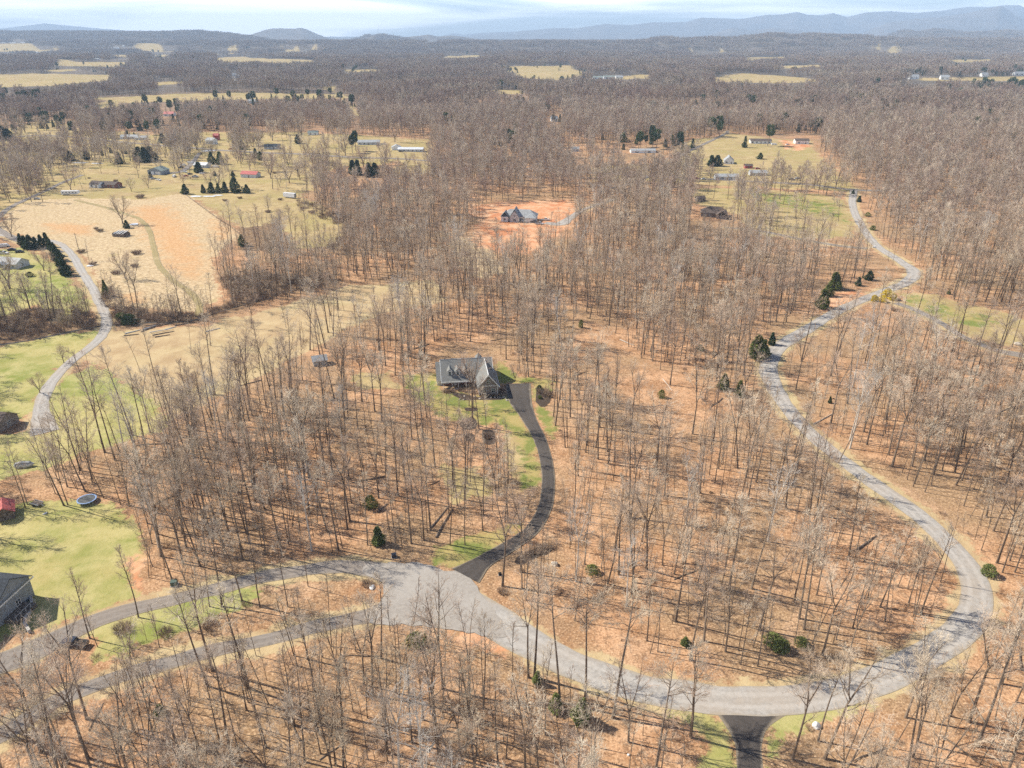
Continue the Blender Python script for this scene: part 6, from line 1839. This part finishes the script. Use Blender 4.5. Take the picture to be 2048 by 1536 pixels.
x4, y4 = scatter(4200, 10500, 3800, rw)
kp = thin(x4, y4, 45); x4, y4 = x4[kp], y4[kp]; z4 = H(x4, y4)
ok = tree_ok(x4, y4, z4, np.full(len(x4), 21.), rw, 30); x4, y4, z4 = x4[ok], y4[ok], z4[ok]
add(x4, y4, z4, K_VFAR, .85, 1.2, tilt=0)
flush('woodland', 'grey brown mass of leafless woods reaching from behind the nearest trees to the hills')
# understory
x5, y5 = scatter(60, 520, 32, rw)
z5 = H(x5, y5); ok = tree_ok(x5, y5, z5, np.full(len(x5), 7.), rw, -1.0); x5, y5, z5 = x5[ok], y5[ok], z5[ok]
add(x5, y5, z5, K_SAP, .55, 1.15)
x8, y8 = scatter(60, 520, 46, rw)
z8 = H(x8, y8); ok = tree_ok(x8, y8, z8, np.full(len(x8), 16.), rw, -.5); x8, y8, z8 = x8[ok], y8[ok], z8[ok]
add(x8, y8, z8, K_POLE, .7, 1.15, tilt=.07)
x6, y6 = scatter(60, 420, 70, rw)
z6 = H(x6, y6); ok = tree_ok(x6, y6, z6, np.full(len(x6), 1.5), rw, -1.0); x6, y6, z6 = x6[ok], y6[ok], z6[ok]
add(x6, y6, z6, K_BRUSH, .35, .9)
# brush along the creek and hedgerows
for cnt, poly in [(260, [(-60,650),(70,618),(160,615),(205,645),(195,656),(-60,692)]), (420, [(218,612),(400,632),(470,600),(445,560),(520,545),(690,560),(560,592),(470,622),(380,642),(290,650),(230,650)]),
                  (160, [(-60,335),(70,350),(120,378),(60,392),(-60,405)]), (120, [(540,325),(700,325),(840,335),(700,345),(560,340)]), (50, [(210,560),(235,600),(225,625),(200,600)]),
                  (200, [(590,400),(700,430),(720,500),(640,520),(690,460),(600,420)])]:
    w = topoly(poly)
    xs = [p[0] for p in w]; ys = [p[1] for p in w]
    q = rw.uniform(0, 1, (cnt * 6, 2)); qx = min(xs) + q[:, 0] * (max(xs) - min(xs)); qy = min(ys) + q[:, 1] * (max(ys) - min(ys))
    s = inpoly(w, qx, qy); qx, qy = qx[s][:cnt], qy[s][:cnt]
    add(qx, qy, H(qx, qy), K_BRUSH + K_SAP[:2], .8, 1.7)
K_LOG = []
for i in range(3):
    lg = MB(); rl = random.Random(70 + i)
    lg.tube([(-4, 0, .15), (-1, .3, .22), (2.5, .1, .2), (5, .5, .3)], [.2, .18, .13, .06], 6)
    for q in range(14):
        t = rl.uniform(0, 5); a = Vector((t, .3, .25)); lg.spike(a, a + Vector((rl.uniform(.5, 2), rl.uniform(-1.6, 1.6), rl.uniform(0, 1.2))), .035)
    K_LOG.append(proto(lg, ['bark']))
x7, y7 = scatter(60, 430, 330, rw)
z7 = H(x7, y7); ok = tree_ok(x7, y7, z7, np.full(len(x7), .5), rw, 4.0); x7, y7, z7 = x7[ok], y7[ok], z7[ok]
add(x7, y7, z7 + .1, K_LOG, .4, 1.2, tilt=.03)
for cnt, poly in [(110, [(0,262),(600,262),(860,285),(860,330),(650,345),(560,395),(380,385),(240,345),(60,370),(0,330)]), (40, [(190,335),(340,300),(620,300),(700,330),(560,345)]),
                  (34, [(1190,345),(1700,350),(1720,380),(1500,390),(1190,375)]), (22, [(0,262),(140,262),(130,340),(0,330)])]:
    w = topoly(poly)
    q = rw.uniform(0, 1, (cnt * 5, 2)); xs = [p[0] for p in w]; ys = [p[1] for p in w]
    qx = min(xs) + q[:, 0] * (max(xs) - min(xs)); qy = min(ys) + q[:, 1] * (max(ys) - min(ys))
    s = inpoly(w, qx, qy); qx, qy = qx[s][:cnt], qy[s][:cnt]
    u_, v_ = proj(qx, qy, H(qx, qy)); cl = np.ones(len(qx), bool)
    for ox, oy, orad in BUILT:
        cl &= np.hypot(qx - ox, qy - oy) > orad
    for pr, pk in KEEP_AUTO:
        for hh in (0, 5, 11):
            a_, b2_ = proj(qx, qy, H(qx, qy) + hh)
            cl &= ~(inpoly(pk, a_, b2_) & (pr > .7))
    add(qx[cl], qy[cl], H(qx[cl], qy[cl]), K_OPEN, .6, 1.25)
flush('undergrowth', 'thin saplings and brown brush filling the floor of the woods')
# distant evergreens
EV = []
for cnt, poly in [(30, [(0,190),(90,190),(90,230),(0,230)]), (60, [(150,215),(520,205),(520,245),(150,260)]), (25, [(560,195),(720,195),(700,215),(540,225)]),
                  (35, [(0,240),(560,255),(540,275),(0,262)]), (45, [(940,150),(1180,140),(1200,172),(960,180)]), (60, [(1950,175),(2048,180),(2048,190),(1960,188)]),
                  (60, [(1770,142),(2048,140),(2048,152),(1780,152)]), (130, [(900,180),(2048,170),(2048,260),(900,300)]), (280, [(0,90),(2048,90),(2048,150),(0,150)]),
                  (50, [(1290,100),(1400,100),(1400,125),(1280,125)]), (60, [(1600,92),(1900,88),(1900,94),(1600,97)])]:
    us = rw.uniform(min(p[0] for p in poly), max(p[0] for p in poly), cnt); vs3 = rw.uniform(min(p[1] for p in poly), max(p[1] for p in poly), cnt)
    for a, b_ in zip(us, vs3):
        g = G(a, b_); EV.append((g.x, g.y, g.z))
EV = np.array(EV)
ok = tree_ok(EV[:, 0], EV[:, 1], EV[:, 2], np.full(len(EV), 1.0), rw, 0, vis=False) | (rw.random(len(EV)) < .35)
EV = EV[ok]
gr = []
for p in EV:      # small family groups
    for _ in range(int(rw.integers(1, 5))):
        gr.append((p[0] + rw.normal(0, 9), p[1] + rw.normal(0, 14)))
gr = np.array(gr)
add(gr[:, 0], gr[:, 1], H(gr[:, 0], gr[:, 1]), K_CED, .7, 1.35)
flush('distant_evergreens', 'dark cedars and pines scattered through the distant grey woods')

# ------------------------------------------------------------------ air
hz = MB().box(-24500, 24500, -300, 29500, -90, 720)
hm, hnt, hb = M('haze_air')
hnt.nodes.remove(hb)
pv = hnt.nodes.new('ShaderNodeVolumePrincipled')
pv.inputs['Color'].default_value = (0.56, 0.75, 1.0, 1)
pv.inputs['Density'].default_value = 7.2e-5
pv.inputs['Anisotropy'].default_value = 0.0
hnt.links.new(pv.outputs[0], hnt.nodes['Material Output'].inputs['Volume'])
ho = link('haze', hz.mesh('haze', [hm]))
tag(ho, 'thin pale blue air between the near woods and the mountains', kind='stuff')
